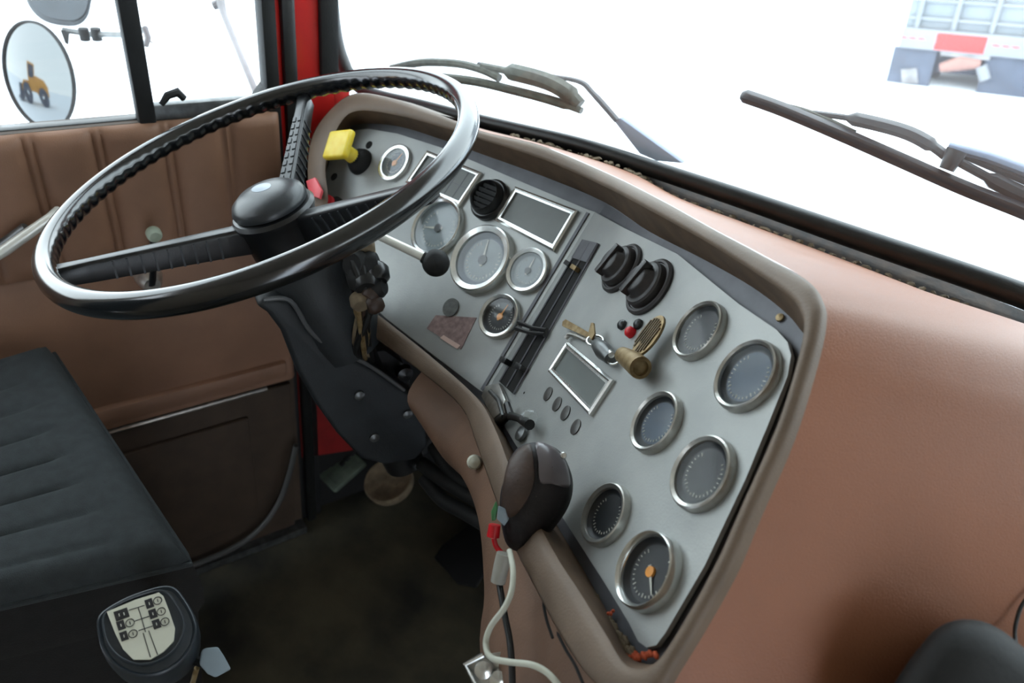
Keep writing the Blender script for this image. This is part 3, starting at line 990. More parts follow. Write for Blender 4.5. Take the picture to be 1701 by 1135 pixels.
MB().tube([c + .006 * (e1 * math.cos(a) + (e2 * .8 + N2 * .5) * math.sin(a)) for a in th], .001, 6, closed=True).build('key_ring', 'chrome', g)
g = thing('brass_fitting', 'brass cylinder and ribbed brass tag beside the key bunch', 'fitting', P2(1065, 590))
MB().tube([P2(1034, 590, .012), P2(1050, 600, .014), P2(1062, 610, .016)], [.0075, .0095, .010], 18).build('cylinder', 'brass', g)
MB().lathe(P2(1062, 610, .016), unit(P2(1062, 610, .016) - P2(1034, 590, .012)), [(.010, 0), (.0098, .003), (.007, .0032), (.0065, -.004), (0, -.004)], 20).build('cylinder_mouth', 'brass', g)
c = P2(1080, 560, .012)
a1 = unit(P2(1100, 535) - P2(1066, 580)); a2 = np.cross(N2, a1)
MB().prism([c + .021 * a1 * math.cos(a) + .0135 * a2 * math.sin(a) for a in th], N2 * .003).build('oval_tag', 'brass', g, bevel=.0008)
for k in range(-3, 4):
    L = .017 * math.sqrt(1 - (k / 4.2) ** 2)
    MB().box(c + N2 * .0035 + a2 * k * .0030, (a1, a2, N2), (L, .0007, .0008)).build('rib', 'tan', g)
MB().tube([P2(1070, 572, .012), P2(1058, 584, .012), P2(1050, 592, .012)], .0045, 10).build('link', 'brass', g)
g = thing('switch_cluster', 'tiny red push button with two dark studs below the rotary knobs', 'button', P2(1050, 552))
MB().lathe(P2(1050, 554), N2, [(.0055, 0), (.005, .005), (.003, .007), (0, .0075)], 16).build('red_button', 'redk', g)
for x, y in ((1035, 541), (1062, 540)):
    MB().lathe(P2(x, y), N2, [(.0052, 0), (.005, .003), (.003, .005), (0, .0055)], 16).build('stud', 'blackpl', g)

# ================================================================== HANDSET with cables
g = thing('handset', 'dark rounded leather-covered handset hanging over the panel edge', 'handset', P2(888, 860, .03))
hc = at(893, 822, .600)
vd = unit(ray(893, 822))
ax = unit(at(870, 905, .60) - at(915, 740, .60))
lat = unit(np.cross(vd, ax))
if lat @ (at(900, 822, .6) - hc) < 0:
    lat = -lat
dep = np.cross(lat, ax)
if dep @ vd > 0:
    dep = -dep
outl = [(840, 790), (845, 765), (862, 743), (885, 735), (908, 738), (930, 750), (945, 775), (952, 805), (946, 838), (928, 868), (905, 895), (880, 912), (858, 916), (842, 905), (834, 880), (830, 845), (832, 815)]
cpx = (891, 825)


def blob(fr, th_, off=0):
    rows = []
    rings = [(1.0, 0), (.97, .35), (.86, .66), (.68, .86), (.42, .97), (.15, 1.0), (.01, 1.0)]
    back = [(.01, -.7), (.6, -.6), (.9, -.35)]
    for s_, d_ in back + rings:
        row = []
        for x, y in smooth_path([(a, b_, 0) for a, b_ in outl], 4, True) if False else [tuple(p[:2]) for p in smooth_path([(a, b_, 0.) for a, b_ in outl], 4, True)]:
            p = at(cpx[0] + (x - cpx[0]) * s_, cpx[1] + (y - cpx[1]) * s_, .625) - vd * d_ * th_
            row.append(p)
        rows.append(row)
    return rows


rows = blob(1, .032)
MB().grid(rows, closed_u=True).build('body', 'handblk', g, smooth=80)
# glossy upper dome and brown side pad follow the same shell, slightly proud


def patch(poly, th_, mt, name):
    ps = [tuple(p[:2]) for p in smooth_path([(a, b_, 0.) for a, b_ in poly], 4, True)]
    cx = sum(p[0] for p in ps) / len(ps); cy = sum(p[1] for p in ps) / len(ps)
    rws = []
    for s_ in (1.0, .94, .8, .6, .3, .02):
        row = []
        for x, y in ps:
            X, Y = cx + (x - cx) * s_, cy + (y - cy) * s_
            # height of the shell there
            u = math.hypot((X - cpx[0]) / 62, (Y - cpx[1]) / 92)
            hgt = th_ * math.sqrt(max(0, 1 - min(1, u * .93) ** 2)) + (.0035 if s_ < 1 else -.002)
            row.append(at(X, Y, .625) - vd * hgt)
        rws.append(row)
    MB().grid(rws, closed_u=True).build(name, mt, g, smooth=80)


patch([(890, 737), (915, 742), (936, 762), (946, 795), (942, 812), (915, 806), (896, 803), (893, 770)], .033, 'dome', 'glossy_dome')
patch([(838, 800), (846, 768), (864, 746), (882, 741), (888, 775), (886, 812), (866, 848), (846, 862), (834, 840)], .034, 'handset', 'brown_pad')
MB().lathe(at(936, 757, .595), -vd, [(.003, 0), (.0022, .0015), (0, .002)], 10).build('stud', 'chrome', g)
g2 = thing('cable_connector', 'small white, green and red cable connector beside the dark handset', 'connector', at(825, 890, .62))
MB().prism([at(x, y, .605) for x, y in ((828, 840), (840, 845), (846, 862), (838, 874), (826, 862))], -vd * .006).build('white_block', 'paleblue', g2, bevel=.001)
MB().prism([at(x, y, .607) for x, y in ((816, 850), (824, 832), (828, 842), (824, 864), (817, 866))], -vd * .004).build('green_sleeve', mat('green_sleeve', (70, 130, 80), .5), g2, bevel=.001)
MB().tube([at(822, 872, .605), at(819, 892, .605)], [.0048, .0052], 12).build('red_plug', 'redk', g2)
MB().tube([at(838, 920, .585), at(833, 940, .585), at(827, 968, .585)], [.0062, .0062, .0058], 12).build('grey_sleeve', mat('grey_sleeve', (150, 148, 140), .5), g2)
MB().tube(smooth_path([at(820, 893, .61), at(824, 908, .612), at(836, 922, .61)], 4), .0022, 8).build('wire', 'redk', g2)
wc = smooth_path([at(x, y, t) for x, y, t in ((846, 915, .57), (852, 945, .555), (850, 980, .545), (838, 1010, .54), (816, 1040, .54), (807, 1068, .54), (815, 1092, .53), (845, 1100, .52), (880, 1104, .51), (905, 1115, .505), (925, 1135, .50), (950, 1170, .50))], 8)
tag(MB().tube(wc, .0022, 10).build('white_cable', 'whitecab'), 'white cable looping down from the handset over the metal bracket', 'cable')
bc = smooth_path([at(x, y, t) for x, y, t in ((828, 962, .59), (832, 985, .58), (838, 1020, .57), (846, 1060, .56), (850, 1100, .55), (852, 1160, .54))], 8)
tag(MB().tube(bc, .0026, 10).build('black_cable', 'blackcab'), 'thin black cable hanging straight down from the grey sleeve', 'cable')
# metal bracket
g = thing('metal_bracket', 'bare metal bracket with screws at the foot of the fascia', 'bracket', at(820, 1125, .60))
q = [(772, 1104), (800, 1088), (850, 1080), (900, 1100), (960, 1150), (900, 1200), (830, 1200), (795, 1150)]
MB().prism([at(x, y, .605) for x, y in q], unit(ray(850, 1120)) * .004).build('plate', 'chromew', g, bevel=.001)
MB().tube([at(x, y, .602) for x, y in ((803, 1088), (773, 1104), (790, 1135), (805, 1165))], .0022, 8).build('wire_edge', 'chrome', g)
for x, y in ((803, 1112), (828, 1128)):
    MB().lathe(at(x, y, .602), -vd, [(.008, 0), (.007, .004), (.003, .006), (0, .006)], 14).build('screw', 'chrome', g)

# ================================================================== STEERING WHEEL
WC = CAM + np.array([-.64439, .51274, -.38051])
WN = unit([-.25977, -.24261, .9347])


def won(x, y):
    r = ray(x, y)
    return CAM + r * ((WN @ (WC - CAM)) / (WN @ r))


w1 = unit(won(745, 300) - WC)
w2 = np.cross(WN, w1)
sw = thing('steering_wheel', 'large glossy black three-spoke steering wheel with a finger-grip rim', 'steering wheel', WC - WN * .05)
R = .2405
rows = []
NS = 1680
for i in range(NS):
    a = 2 * math.pi * i / NS
    d = w1 * math.cos(a) + w2 * math.sin(a)
    row = []
    for j in range(18):
        b2 = 2 * math.pi * j / 18
        rx, rz = math.cos(b2), math.sin(b2)     # rx outward, rz up (along WN)
        rad = .0128
        grip = max(0, -rx * .60 - rz * .80 - .40) * 2
        rad2 = rad - .0015 * min(1, grip * 1.5) * (.5 + .5 * math.cos(a * 84))
        # moulding line on top outside
        row.append(WC + d * (R + rad2 * .92 * rx) + WN * rad2 * 1.08 * rz)
    rows.append(row)
MB().grid(rows, closed_u=True, closed_v=True).build('rim', 'wheel', sw, smooth=70)
HC = WC - WN * .048 - w1 * .010 - w2 * .002       # hub plane
for k, ang in enumerate((0, 120, 240)):
    a = math.radians(ang)
    d = w1 * math.cos(a) + w2 * math.sin(a)
    t = np.cross(WN, d)
    p0 = HC + d * .03 - WN * .011
    p1 = WC + d * (R - .008) - WN * .006
    L = unit(p1 - p0)
    up = unit(np.cross(L, t)) * (1 if np.cross(L, t) @ WN > 0 else -1)
    secs = []
    for f_, w_, hgt in ((0, .012, .029), (.15, .0105, .027), (.5, .0090, .0235), (.85, .0075, .020), (1, .009, .017)):
        c0 = p0 * (1 - f_) + p1 * f_
        secs.append([c0 - t * w_ * .8 + up * .004, c0 + t * w_ * .8 + up * .004, c0 + t * w_ + up * .0, c0 + t * w_ * .95 - up * hgt, c0 - t * w_ * .95 - up * hgt, c0 - t * w_ + up * .0])
    m = MB().grid(secs, closed_u=True)
    m.f.append(tuple(range(6))); m.f.append(tuple(len(m.v) - 6 + i for i in range(6)))
    sp_o = m.build('spoke', 'blackpl', sw, bevel=.0015)
    m = MB()
    for i in range(9):
        f_ = .20 + i * .068
        w_ = .0115 - .0045 * f_
        hgt = .030 - .011 * f_
        c0 = p0 * (1 - f_) + p1 * f_
        for sgn in (-1, 1):
            m.box(c0 + t * sgn * w_ * .98 - up * hgt * .48, (L, up, t), (.0011, hgt * .46, .0010))
        if ang == 120:
            for sgn in (-1, 1):
                m.box(c0 + t * sgn * w_ * .42 + up * .0042, (L, up, t), (.0045, .0009, w_ * .24))
    m.build('rib', 'hub', sp_o)
m = MB().lathe(HC, WN, [(.0, .026), (.016, .0255), (.032, .022), (.042, .015), (.045, .008), (.044, .004), (.040, .002)], 56)
m.build('hub_cap', 'hub', sw)
MB().lathe(HC, WN, [(.040, .003), (.047, .0015), (.050, -.003), (.049, -.008), (.046, -.012), (.0455, -.055), (.040, -.06), (0, -.06)], 56).build('hub_body', 'blackpl', sw)
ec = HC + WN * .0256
MB().lathe(ec + w1 * -.004 + w2 * .002, WN, [(0, .0014), (.005, .0012), (.010, .0004), (.011, -.002)], 24, w1, sx=1.3).build('pale_oval', mat('pale_oval_grey', (140, 150, 160), .35, .3), sw)  # pale grey oval raised on the hub cap

# ================================================================== STEERING COLUMN


def cx_(s):
    return WC - WN * s


lv = unit(np.cross(WN, unit(cx_(.35) - CAM)))
if lv @ MR[:, 0] < 0:
    lv = -lv
pn = np.cross(lv, WN)
if pn @ unit(cx_(.35) - CAM) > 0:
    pn = -pn      # towards the camera


def cp(x, y, h=0.0):
    r = ray(x, y)
    return CAM + r * ((pn @ (cx_(.35) + pn * h - CAM)) / (pn @ r))


col = thing('steering_column', 'black steering column in a bolted plastic shroud below the wheel', 'steering column', cx_(.5))
MB().tube([cx_(.10), cx_(.2), cx_(.34), cx_(.5)], [.036, .034, .033, .03], 28).build('tube', 'blackpl', col)
MB().lathe(cx_(.19), WN, [(.036, -.07), (.052, -.065), (.056, -.03), (.056, .02), (.050, .07), (.040, .08)], 36).build('collar', 'column', col)
q = [(424, 508), (438, 500), (455, 497), (482, 500), (498, 522), (514, 549), (549, 578), (613, 609), (671, 649), (692, 664), (705, 700), (712, 742), (692, 766), (640, 774), (600, 764), (560, 722), (525, 673), (494, 620), (467, 551), (445, 522)]
m = MB().prism([cp(x, y, .045) for x, y in q], -pn * .085)
m.build('shroud', 'column', col, bevel=.008, seg=3)
ridge = smooth_path([cp(x, y, .047) for x, y in ((438, 498), (482, 500), (514, 548), (549, 576), (613, 607), (671, 648))], 5)
MB().tube(ridge, .0030, 8).build('shroud_lip', mat('worn_grey_edge', (84, 86, 88), .4), col)
for x, y in ((597, 657), (622, 727), (677, 688)):
    MB().lathe(cp(x, y, .046), pn, [(.007, -.002), (.007, .002), (.003, .004), (0, .004)], 14).build('bolt', 'steel', col)
MB().prism([cp(x, y, .01) for x, y in ((606, 586), (640, 582), (672, 604), (684, 640), (672, 646), (640, 625))], -pn * .03).build('upper_shroud', 'hub', col, bevel=.006)
MB().lathe(cp(670, 617, .02), pn, [(.012, 0), (.011, .01), (0, .012)], 20).build('cap', 'blackpl', col)
# column stalks: light one with a round black end
st = thing('stalk_switch', 'bright metal stalk with a round black tip in front of the dials', 'stalk', at(680, 412, .88))
MB().tube([at(560, 355, .885), at(632, 393, .87), at(710, 430, .86)], [.0042, .0050, .0056], 12).build('rod', 'silver', st)
tipc = at(724, 437, .858)
vv = unit(ray(724, 437))
MB().lathe(tipc + vv * .012, -vv, [(.010, -.008), (.0145, .0), (.016, .008), (.0145, .016), (.010, .021), (0, .023)], 26).build('tip', 'blackmt', st)
MB().tube([at(703, 426, .86), at(716, 433, .86)], [.0075, .010], 14).build('tip_collar', 'blackpl', st)
# wiring and switch lumps right of the column
wb = thing('wiring_bundle', 'grimy bundle of brown and black wires beside the steering column', 'wires', at(612, 500, .93))
rnd = random.Random(3)
for k in range(12):
    x0 = 578 + rnd.uniform(-8, 48)
    pts = [at(x0 + rnd.uniform(-10, 6), 410 + rnd.uniform(-10, 20), .90 + rnd.uniform(-.02, .02)), at(x0 + rnd.uniform(-6, 14), 455 + rnd.uniform(-10, 10), .89 + rnd.uniform(-.02, .02)), at(600 + rnd.uniform(-16, 20), 510, .90 + rnd.uniform(-.015, .015)), at(600 + rnd.uniform(-14, 12), 560 + rnd.uniform(-10, 20), .94), at(612 + rnd.uniform(-14, 12), 600, 1.0)]
    MB().tube(smooth_path(pts, 6), rnd.choice([.0025, .0035, .0045]), 8).build('wire', rnd.choice(['blackcab', 'brass', 'tan', 'blackcab', 'handset']), wb)
for x, y, r, mt in ((596, 440, .018, 'blackmt'), (610, 468, .018, 'blackpl'), (626, 478, .013, 'blackmt'), (622, 505, .012, 'handset'), (598, 500, .012, 'tan'), (612, 440, .016, 'blackmt'), (626, 455, .015, 'blackpl'), (600, 462, .017, 'blackmt'), (618, 487, .013, 'handset'), (606, 410, .012, 'tan'), (586, 425, .010, 'tan')):
    c = at(x, y, .885)
    a = unit(np.array([rnd.uniform(-1, 1), rnd.uniform(-1, 1), rnd.uniform(-.5, .5)]))
    MB().lathe(c - a * r * .8, a, [(0, 0), (r * .7, 0), (r, r * .4), (r, r * 1.2), (r * .7, r * 1.6), (0, r * 1.6)], 18).build('switch_body', mt, wb)
# ================================================================== PEDAL AREA, FLOOR ITEMS
c = pz(646, 800, .14)
vz = unit([-.10, -.35, .93])
g = thing('round_pedal', 'worn tan round pedal plate below the steering column', 'pedal', c)
MB().lathe(c, vz, [(0, .004), (.040, .004), (.048, .010), (.055, .010), (.058, .002), (.056, -.012), (.03, -.015), (0, -.015)], 44).build('plate', 'tan', g)
MB().tube([c - vz * .01, c + np.array([.02, .1, .04]), c + np.array([.03, .22, .2])], .010, 10).build('pedal_arm', 'blackmt', g)
for dx_, dy_ in ((-.015, .0), (.002, .006), (.02, -.002)):
    MB().lathe(c + np.array([dx_, dy_, 0.0085]) * 1.0 - np.array([0, 0, .004 + dy_ * .3]), vz, [(.006, 0), (.005, .003), (0, .003)], 12).build('tread_stud', 'tan', g)
c = pz(566, 778, .12)
g = thing('square_pedal', 'grey-green pedal pad next to the red footwell side', 'pedal', c)
a1 = unit(pz(596, 762, .12) - c); a2 = np.cross(vz, a1); a1 = np.cross(a2, vz)
MB().box(c, (a1, a2, vz), (.052, .045, .008)).build('pad', 'green', g, bevel=.006)
MB().tube([c, c + np.array([.0, .12, .06]), c + np.array([.0, .2, .2])], .010, 10).build('pedal_arm', 'blackmt', g)
for k in range(5):
    MB().box(c + vz * .008 + a1 * (-.036 + .018 * k), (a1, a2, vz), (.003, .038, .002)).build('tread_rib', 'green', g)
c = pz(780, 925, .0)
g = thing('accelerator_pedal', 'black rubber accelerator pedal low under the fascia', 'pedal', c)
q = [(722, 930), (735, 910), (790, 868), (826, 885), (822, 930), (792, 978), (760, 972), (742, 950)]
MB().prism([pz(x, y, .012) for x, y in q], unit([-.1, -.3, 1]) * .012).build('pad', 'blackmt', g, bevel=.003)
MB().tube([pz(800, 890, .02), pz(815, 850, .06), pz(800, 820, .25)], .008, 8).build('pedal_arm', 'blackmt', g)
hs = thing('rubber_hoses', 'black rubber hoses running behind the brown fascia', 'hose', pz(750, 800, .2))
for k, pts in enumerate((((700, 770), (740, 800), (790, 830), (830, 860)), ((705, 795), (735, 830), (770, 850), (820, 880)), ((720, 740), (755, 790), (800, 815), (840, 840)))):
    MB().tube(smooth_path([at(x, y, 1.12 - .03 * i) for i, (x, y) in enumerate(pts)], 5), .011, 10).build('hose', 'blackmt', hs)
g = thing('grease_nipple', 'small pale knob on the inner edge of the lower brown fascia', 'knob', at(788, 768, .775))
MB().lathe(at(788, 768, .79), -unit(ray(788, 768)), [(.007, 0), (.008, .006), (.006, .012), (0, .014)], 16).build('head', 'label', g)

# ================================================================== SEAT
ZS = .72
seat = thing('driver_seat', 'dark grey cloth driver seat cushion with sewn pleats', 'seat', (-.85, .1, 0))
p_fr = pz(312, 905, ZS)       # right front corner of the cushion
p_fl = pz(88, 568, ZS)        # left front corner
fd = unit(p_fl - p_fr)        # to the left
rdv = np.array([-fd[1], fd[0], 0])
if rdv[1] > 0:
    rdv = -rdv                # rearwards
wid = np.linalg.norm(p_fl - p_fr) + .02
rows = []
NU, NV = 90, 60
for i in range(NU + 1):
    u = i / NU
    row = []
    for j in range(NV + 1):
        v = j / NV
        X = u * wid
        Yv = v * .55
        e = min(X, wid - X, Yv)
        z = 0
        Rr = .035
        if e < Rr:
            z -= Rr - math.sqrt(max(0, Rr * Rr - (Rr - e) ** 2))
        # pleats run front to back over the middle, start behind the front roll
        if X > .02 and X < wid - .02:
            pz_ = .058
            ph = abs(((X - .035) / pz_) % 1.0)
            d = min(ph, 1 - ph) * pz_
            amt = min(1, max(0, (Yv - .045) / .03))
            z -= .007 * math.exp(-d / .005) * amt
        z -= .012 * math.sin(math.pi * u) * min(1, Yv / .2)
        row.append(p_fr + fd * (X + .36 * Yv * (1 - u)) + rdv * Yv + np.array([0, 0, z]))
    rows.append(row)
MB().grid(rows).build('cushion_top', 'seat', seat, smooth=70)
# cushion sides
ed = [rows[0][j] for j in range(NV, -1, -1)] + [rows[i][0] for i in range(1, NU + 1)]
cen = p_fr + fd * wid / 2 + rdv * .28
sd = []
for dz, ex in ((0, 0), (-.015, .004), (-.045, .008), (-.075, .006), (-.095, -.004)):
    sd.append([p + np.array([0, 0, dz]) + unit((p - cen) * np.array([1, 1, 0])) * ex for p in ed])
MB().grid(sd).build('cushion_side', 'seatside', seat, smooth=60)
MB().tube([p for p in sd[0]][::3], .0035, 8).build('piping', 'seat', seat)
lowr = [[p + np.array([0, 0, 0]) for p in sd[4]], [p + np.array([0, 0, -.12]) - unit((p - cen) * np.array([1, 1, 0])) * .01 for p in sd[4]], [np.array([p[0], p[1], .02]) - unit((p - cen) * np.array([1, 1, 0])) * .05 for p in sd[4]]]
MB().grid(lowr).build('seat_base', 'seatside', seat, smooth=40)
bk = p_fr + rdv * .56 + fd * wid / 2
MB().box(bk + rdv * .05 + np.array([0, 0, .30]), (fd, unit(rdv + np.array([0, 0, -.2])), unit(np.array([0, 0, 1.0]) + rdv * .2)), (wid / 2 - .02, .05, .33)).build('backrest', 'seat', seat, bevel=.03, seg=3)

# ================================================================== GEAR LEVER
g = thing('gear_lever', 'dark grey gear lever knob with a cream shift-pattern label', 'gear lever', at(240, 1060, .66))
gn = unit(np.array([.12, -.10, 1.0]) * .8 - unit(ray(240, 1050)) * .5)
gp = at(240, 1050, .585)


def gk(x, y, h=0.0):
    r = ray(x, y)
    return CAM + r * ((gn @ (gp + gn * h - CAM)) / (gn @ r))


out = [(163, 1022), (200, 996), (240, 980), (272, 972), (292, 976), (310, 998), (324, 1025), (328, 1050), (318, 1080), (295, 1106), (262, 1122), (228, 1124), (195, 1110), (172, 1085), (162, 1055)]
ops = [tuple(p[:2]) for p in smooth_path([(a, b_, 0.) for a, b_ in out], 4, True)]
kc = (245, 1050)
rows = []
for s_, h_ in ((.90, -.0025), (.955, .0), (.985, -.0005), (1.0, -.003), (1.02, -.010), (1.03, -.025), (1.0, -.045), (.85, -.065), (.55, -.08), (.3, -.085)):
    rows.append([gk(kc[0] + (x - kc[0]) * s_, kc[1] + (y - kc[1]) * s_, 0) + gn * h_ for x, y in ops])
MB().grid(rows, closed_u=True).build('knob_body', 'knob', g, smooth=70)
k = len(ops)
top = [gk(kc[0] + (x - kc[0]) * .90, kc[1] + (y - kc[1]) * .90) - gn * .0025 for x, y in ops]
MB().prism(top, gn * .0006).build('knob_top', 'knob', g)
ir = [gk(kc[0] + (x - kc[0]) * .80 - 6, kc[1] + (y - kc[1]) * .80 - 6) + gn * .0002 for x, y in ops]
MB().tube(ir, .0009, 6, closed=True).build('inner_ridge', 'knob', g)
lab = [(178, 1018), (225, 998), (264, 986), (272, 992), (282, 1018), (291, 1045), (289, 1066), (272, 1084), (250, 1097), (222, 1097), (205, 1080), (192, 1054)]
lp = [tuple(p[:2]) for p in smooth_path([(a, b_, 0.) for a, b_ in lab], 1, True)]
lo = MB().prism([gk(x, y, -.001) for x, y in lp], gn * .0022).build('pattern_label', 'label', g)


def lq(pts, h=.0013, th=.0003):
    return [gk(x, y, h) for x, y in pts], gn * th


u1 = np.array([.94, -.33]); v1 = np.array([.30, .95])


def sq(cx, cy, w, h):
    c = np.array([cx, cy])
    return [tuple(c + u1 * a * w + v1 * b_ * h) for a, b_ in ((-1, -1), (1, -1), (1, 1), (-1, 1))]


m = MB()
m.prism(*lq(sq(202, 1021, 12, 8)))
for cx, cy in ((201, 1039), (206, 1057), (248, 1003), (254, 1020), (260, 1037)):
    m.prism(*lq(sq(cx, cy, 6.5, 7.5)))
m.build('black_squares', 'print', lo)
m = MB()
for cx, cy in ((216, 1035), (221, 1053), (262, 998), (268, 1016), (274, 1033)):
    cc = gk(cx, cy, .0016)
    a1 = unit(gk(cx + 5, cy - 1.8, .0016) - cc); a2 = np.cross(gn, a1)
    m.tube([cc + .0030 * (a1 * math.cos(a) + a2 * math.sin(a)) for a in th[::2]], .00032, 5, closed=True)
    m.box(cc, (a2, a1, gn), (.0012, .0003, .0002))
m.build('ring_marks', 'print', lo)
m = MB()
for pts in (((214, 1014), (240, 1006)), ((224, 1032), (248, 1024)), ((230, 1048), (254, 1040)), ((230, 1010), (242, 1050)), ((238, 1052), (250, 1092)), ((247, 1048), (262, 1088))):
    m.tube([gk(*pts[0], .0014), gk(*pts[1], .0014)], .00035, 5)
m.build('shift_lines', 'print', lo)
m = MB()
for cx, cy in ((201, 1039), (206, 1057), (248, 1003), (254, 1020), (260, 1037), (198, 1022), (206, 1020)):
    cc = gk(cx, cy, .0018)
    a1 = unit(gk(cx + 5, cy - 1.8, .0018) - cc); a2 = np.cross(gn, a1)
    m.box(cc, (a2, a1, gn), (.0011, .0003, .0002))
m.build('numeral_marks', 'tick', lo)
MB().tube([gp - gn * .08, gp - gn * .2, np.array([gp[0] + .02, gp[1] + .03, .3]), np.array([gp[0] + .03, gp[1] + .05, .02])], [.012, .010, .012, .03], 14).build('lever_rod', 'blackmt', g)
MB().prism([at(x, y, .60) for x, y in ((334, 1082), (340, 1077), (362, 1075), (372, 1090), (384, 1112), (358, 1126), (345, 1120), (331, 1104))], unit(ray(355, 1100)) * .012).build('side_button', 'paleblue', g, bevel=.0015, label='pale blue plastic side button')
MB().tube([at(327, 1110, .61), at(320, 1135, .62), at(316, 1160, .64)], .0022, 8).build('wire', 'brass', g)
MB().tube([at(318, 1095, .62), at(345, 1105, .61)], .004, 8).build('button_stem', 'blackmt', g)

# ================================================================== black cushion bottom right
bp = [(1478, 1150), (1505, 1105), (1530, 1072), (1555, 1045), (1590, 1030), (1630, 1032), (1665, 1048), (1700, 1075), (1780, 1140), (1860, 1250), (1900, 1420), (1820, 1560), (1640, 1600), (1500, 1520), (1440, 1350), (1450, 1220)]
bp = [tuple(p[:2]) for p in smooth_path([(a, b_, 0.) for a, b_ in bp], 4, True)]
bd = .42
bv = unit(ray(1620, 1120))
cc2 = (1665, 1320)
rows = []
for s_, d_ in ((.01, -.09), (.8, -.085), (.95, -.07), (1.0, -.03), (1.0, .0), (.985, .015), (.93, .028), (.8, .040), (.5, .050), (.01, .054)):
    rows.append([at(cc2[0] + (x - cc2[0]) * s_, cc2[1] + (y - cc2[1]) * s_, bd) - bv * d_ * .8 for x, y in bp])
o = MB().grid(rows, closed_u=True).build('padded_bag', 'blackmt', smooth=80)
tag(o, 'black padded bag with a rounded top resting against the brown dash', 'bag')
cb = smooth_path([at(1715, 985, .47), at(1698, 1005, .468), at(1689, 1030, .465), at(1686, 1055, .46), at(1692, 1090, .45)], 6)
tag(MB().tube(cb, .0012, 8).build('thin_cord', 'blackcab'), 'thin black cord curving down behind the black bag', 'cord')

# ================================================================== OUTSIDE
gnd = MB().box((0, 60, -1.25), np.eye(3), (160, 140, .05)).build('ground', 'snow')
struct(gnd)


# --- wipers, on the outer face of the windscreen
def wo(x, y, o_=.012):
    p = wl(x, y)
    r = unit(p - CAM)
    return p + r * o_ * 1.2


# left wiper
wv = np.array([0, -lean, 1.0])
L = thing('windscreen_wiper', 'grimy wiper with a grey arm behind the steering wheel rim', 'wiper', wo(1120, 270))
blade = smooth_path([wo(608, 116), wo(680, 124), (wo(780, 134)), wo(860, 152), wo(920, 168), wo(966, 184)], 6)
MB().tube(blade, [.0055] * 4 + [.0085] * (len(blade) - 8) + [.006] * 4, 8, flat=.8).build('rubber_blade', 'wiperdirt', L)
MB().tube(smooth_path([wo(650, 114, .016), wo(700, 104, .02), (wo(760, 106, .024)), wo(800, 116, .02), wo(830, 130, .016)], 6), .0062, 8).build('blade_yoke', 'wiperdirt', L)
MB().tube(smooth_path([wo(800, 110, .022), wo(860, 122, .022), wo(910, 136, .02), wo(945, 155, .018), wo(964, 174, .016)], 6), [.005] * 5 + [.0125] * 15 + [.009] * 5, 8).build('blade_yoke', 'wiperdirt', L)
MB().tube(smooth_path([wo(795, 106, .028), wo(880, 122, .03), wo(958, 134, .03), wo(985, 155, .03), wo(1025, 200, .03)], 5), [.0055] * 16 + [.0062] * 5, 8, flat=.6).build('arm', 'wiper', L)
m = MB().prism([wo(x, y, .03) for x, y in ((1018, 200), (1030, 196), (1135, 272), (1090, 268), (1062, 256))], np.array([0, .012, 0]))
m.build('arm_shoulder', 'wiperblue', L, bevel=.002)
# right wiper
Rw = thing('windscreen_wiper', 'black wiper lying across the lower windscreen in front of the parked truck', 'wiper', wo(1690, 360))
blade = smooth_path([wo(1232, 158), wo(1300, 182), wo(1400, 224), wo(1500, 268), wo(1600, 312), wo(1701, 352), wo(1800, 395)], 6)
MB().tube(blade, [.006] + [.0105] * (len(blade) - 1), 8, flat=.8).build('rubber_blade', 'wiper', Rw)
MB().tube(smooth_path([wo(1234, 161), wo(1300, 176, .02), wo(1350, 190, .02), wo(1420, 222, .018)], 6), [.006] * 3 + [.004] * 16, 8).build('blade_yoke', 'wiperdirt', Rw)
MB().tube(smooth_path([wo(1350, 188, .022), wo(1420, 198, .026), wo(1500, 218, .026), wo(1545, 240, .026), wo(1575, 262, .024)], 6), [.005] * 6 + [.0115] * 13 + [.008] * 6, 8, flat=.7).build('blade_yoke', 'wiper', Rw)
MB().tube(smooth_path([wo(1580, 262, .02), wo(1650, 300, .022), wo(1701, 325, .022), wo(1790, 362, .022)], 6), [.005] * 6 + [.009] * 13, 8).build('blade_yoke', 'wiper', Rw)
MB().tube([wo(1590, 250, .02), wo(1572, 282, .012)], [.011, .008], 10).build('pivot_clip', 'wiper', Rw)
MB().tube([wo(1575, 243, .03), wo(1640, 260, .032), wo(1701, 282, .034), wo(1800, 318, .034)], [.0075, .009, .010, .012], 10, flat=.6).build('arm', 'wiperblue', Rw)
MB().tube([wo(1600, 258, .034), wo(1701, 295, .036), wo(1800, 332, .036)], [.004, .0075, .010], 8).build('arm_spring', 'wiper', Rw)

# --- mirrors outside the left window
mc = at(66, 127, 1.62)
mn = unit(CAM - mc)
e1 = unit(at(76, 127, 1.62) - mc)


def ellring(cx, cy, a, b_, t, depth, tilt):
    vdir = unit(ray(cx, cy))
    side = unit(at(cx + 10, cy, t) - at(cx, cy, t))
    upv = unit(at(cx, cy - 10, t) - at(cx, cy, t))
    return vdir, side, upv


v_, s_, up_ = ellring(66, 127, 0, 0, 1.62, 0, 0)
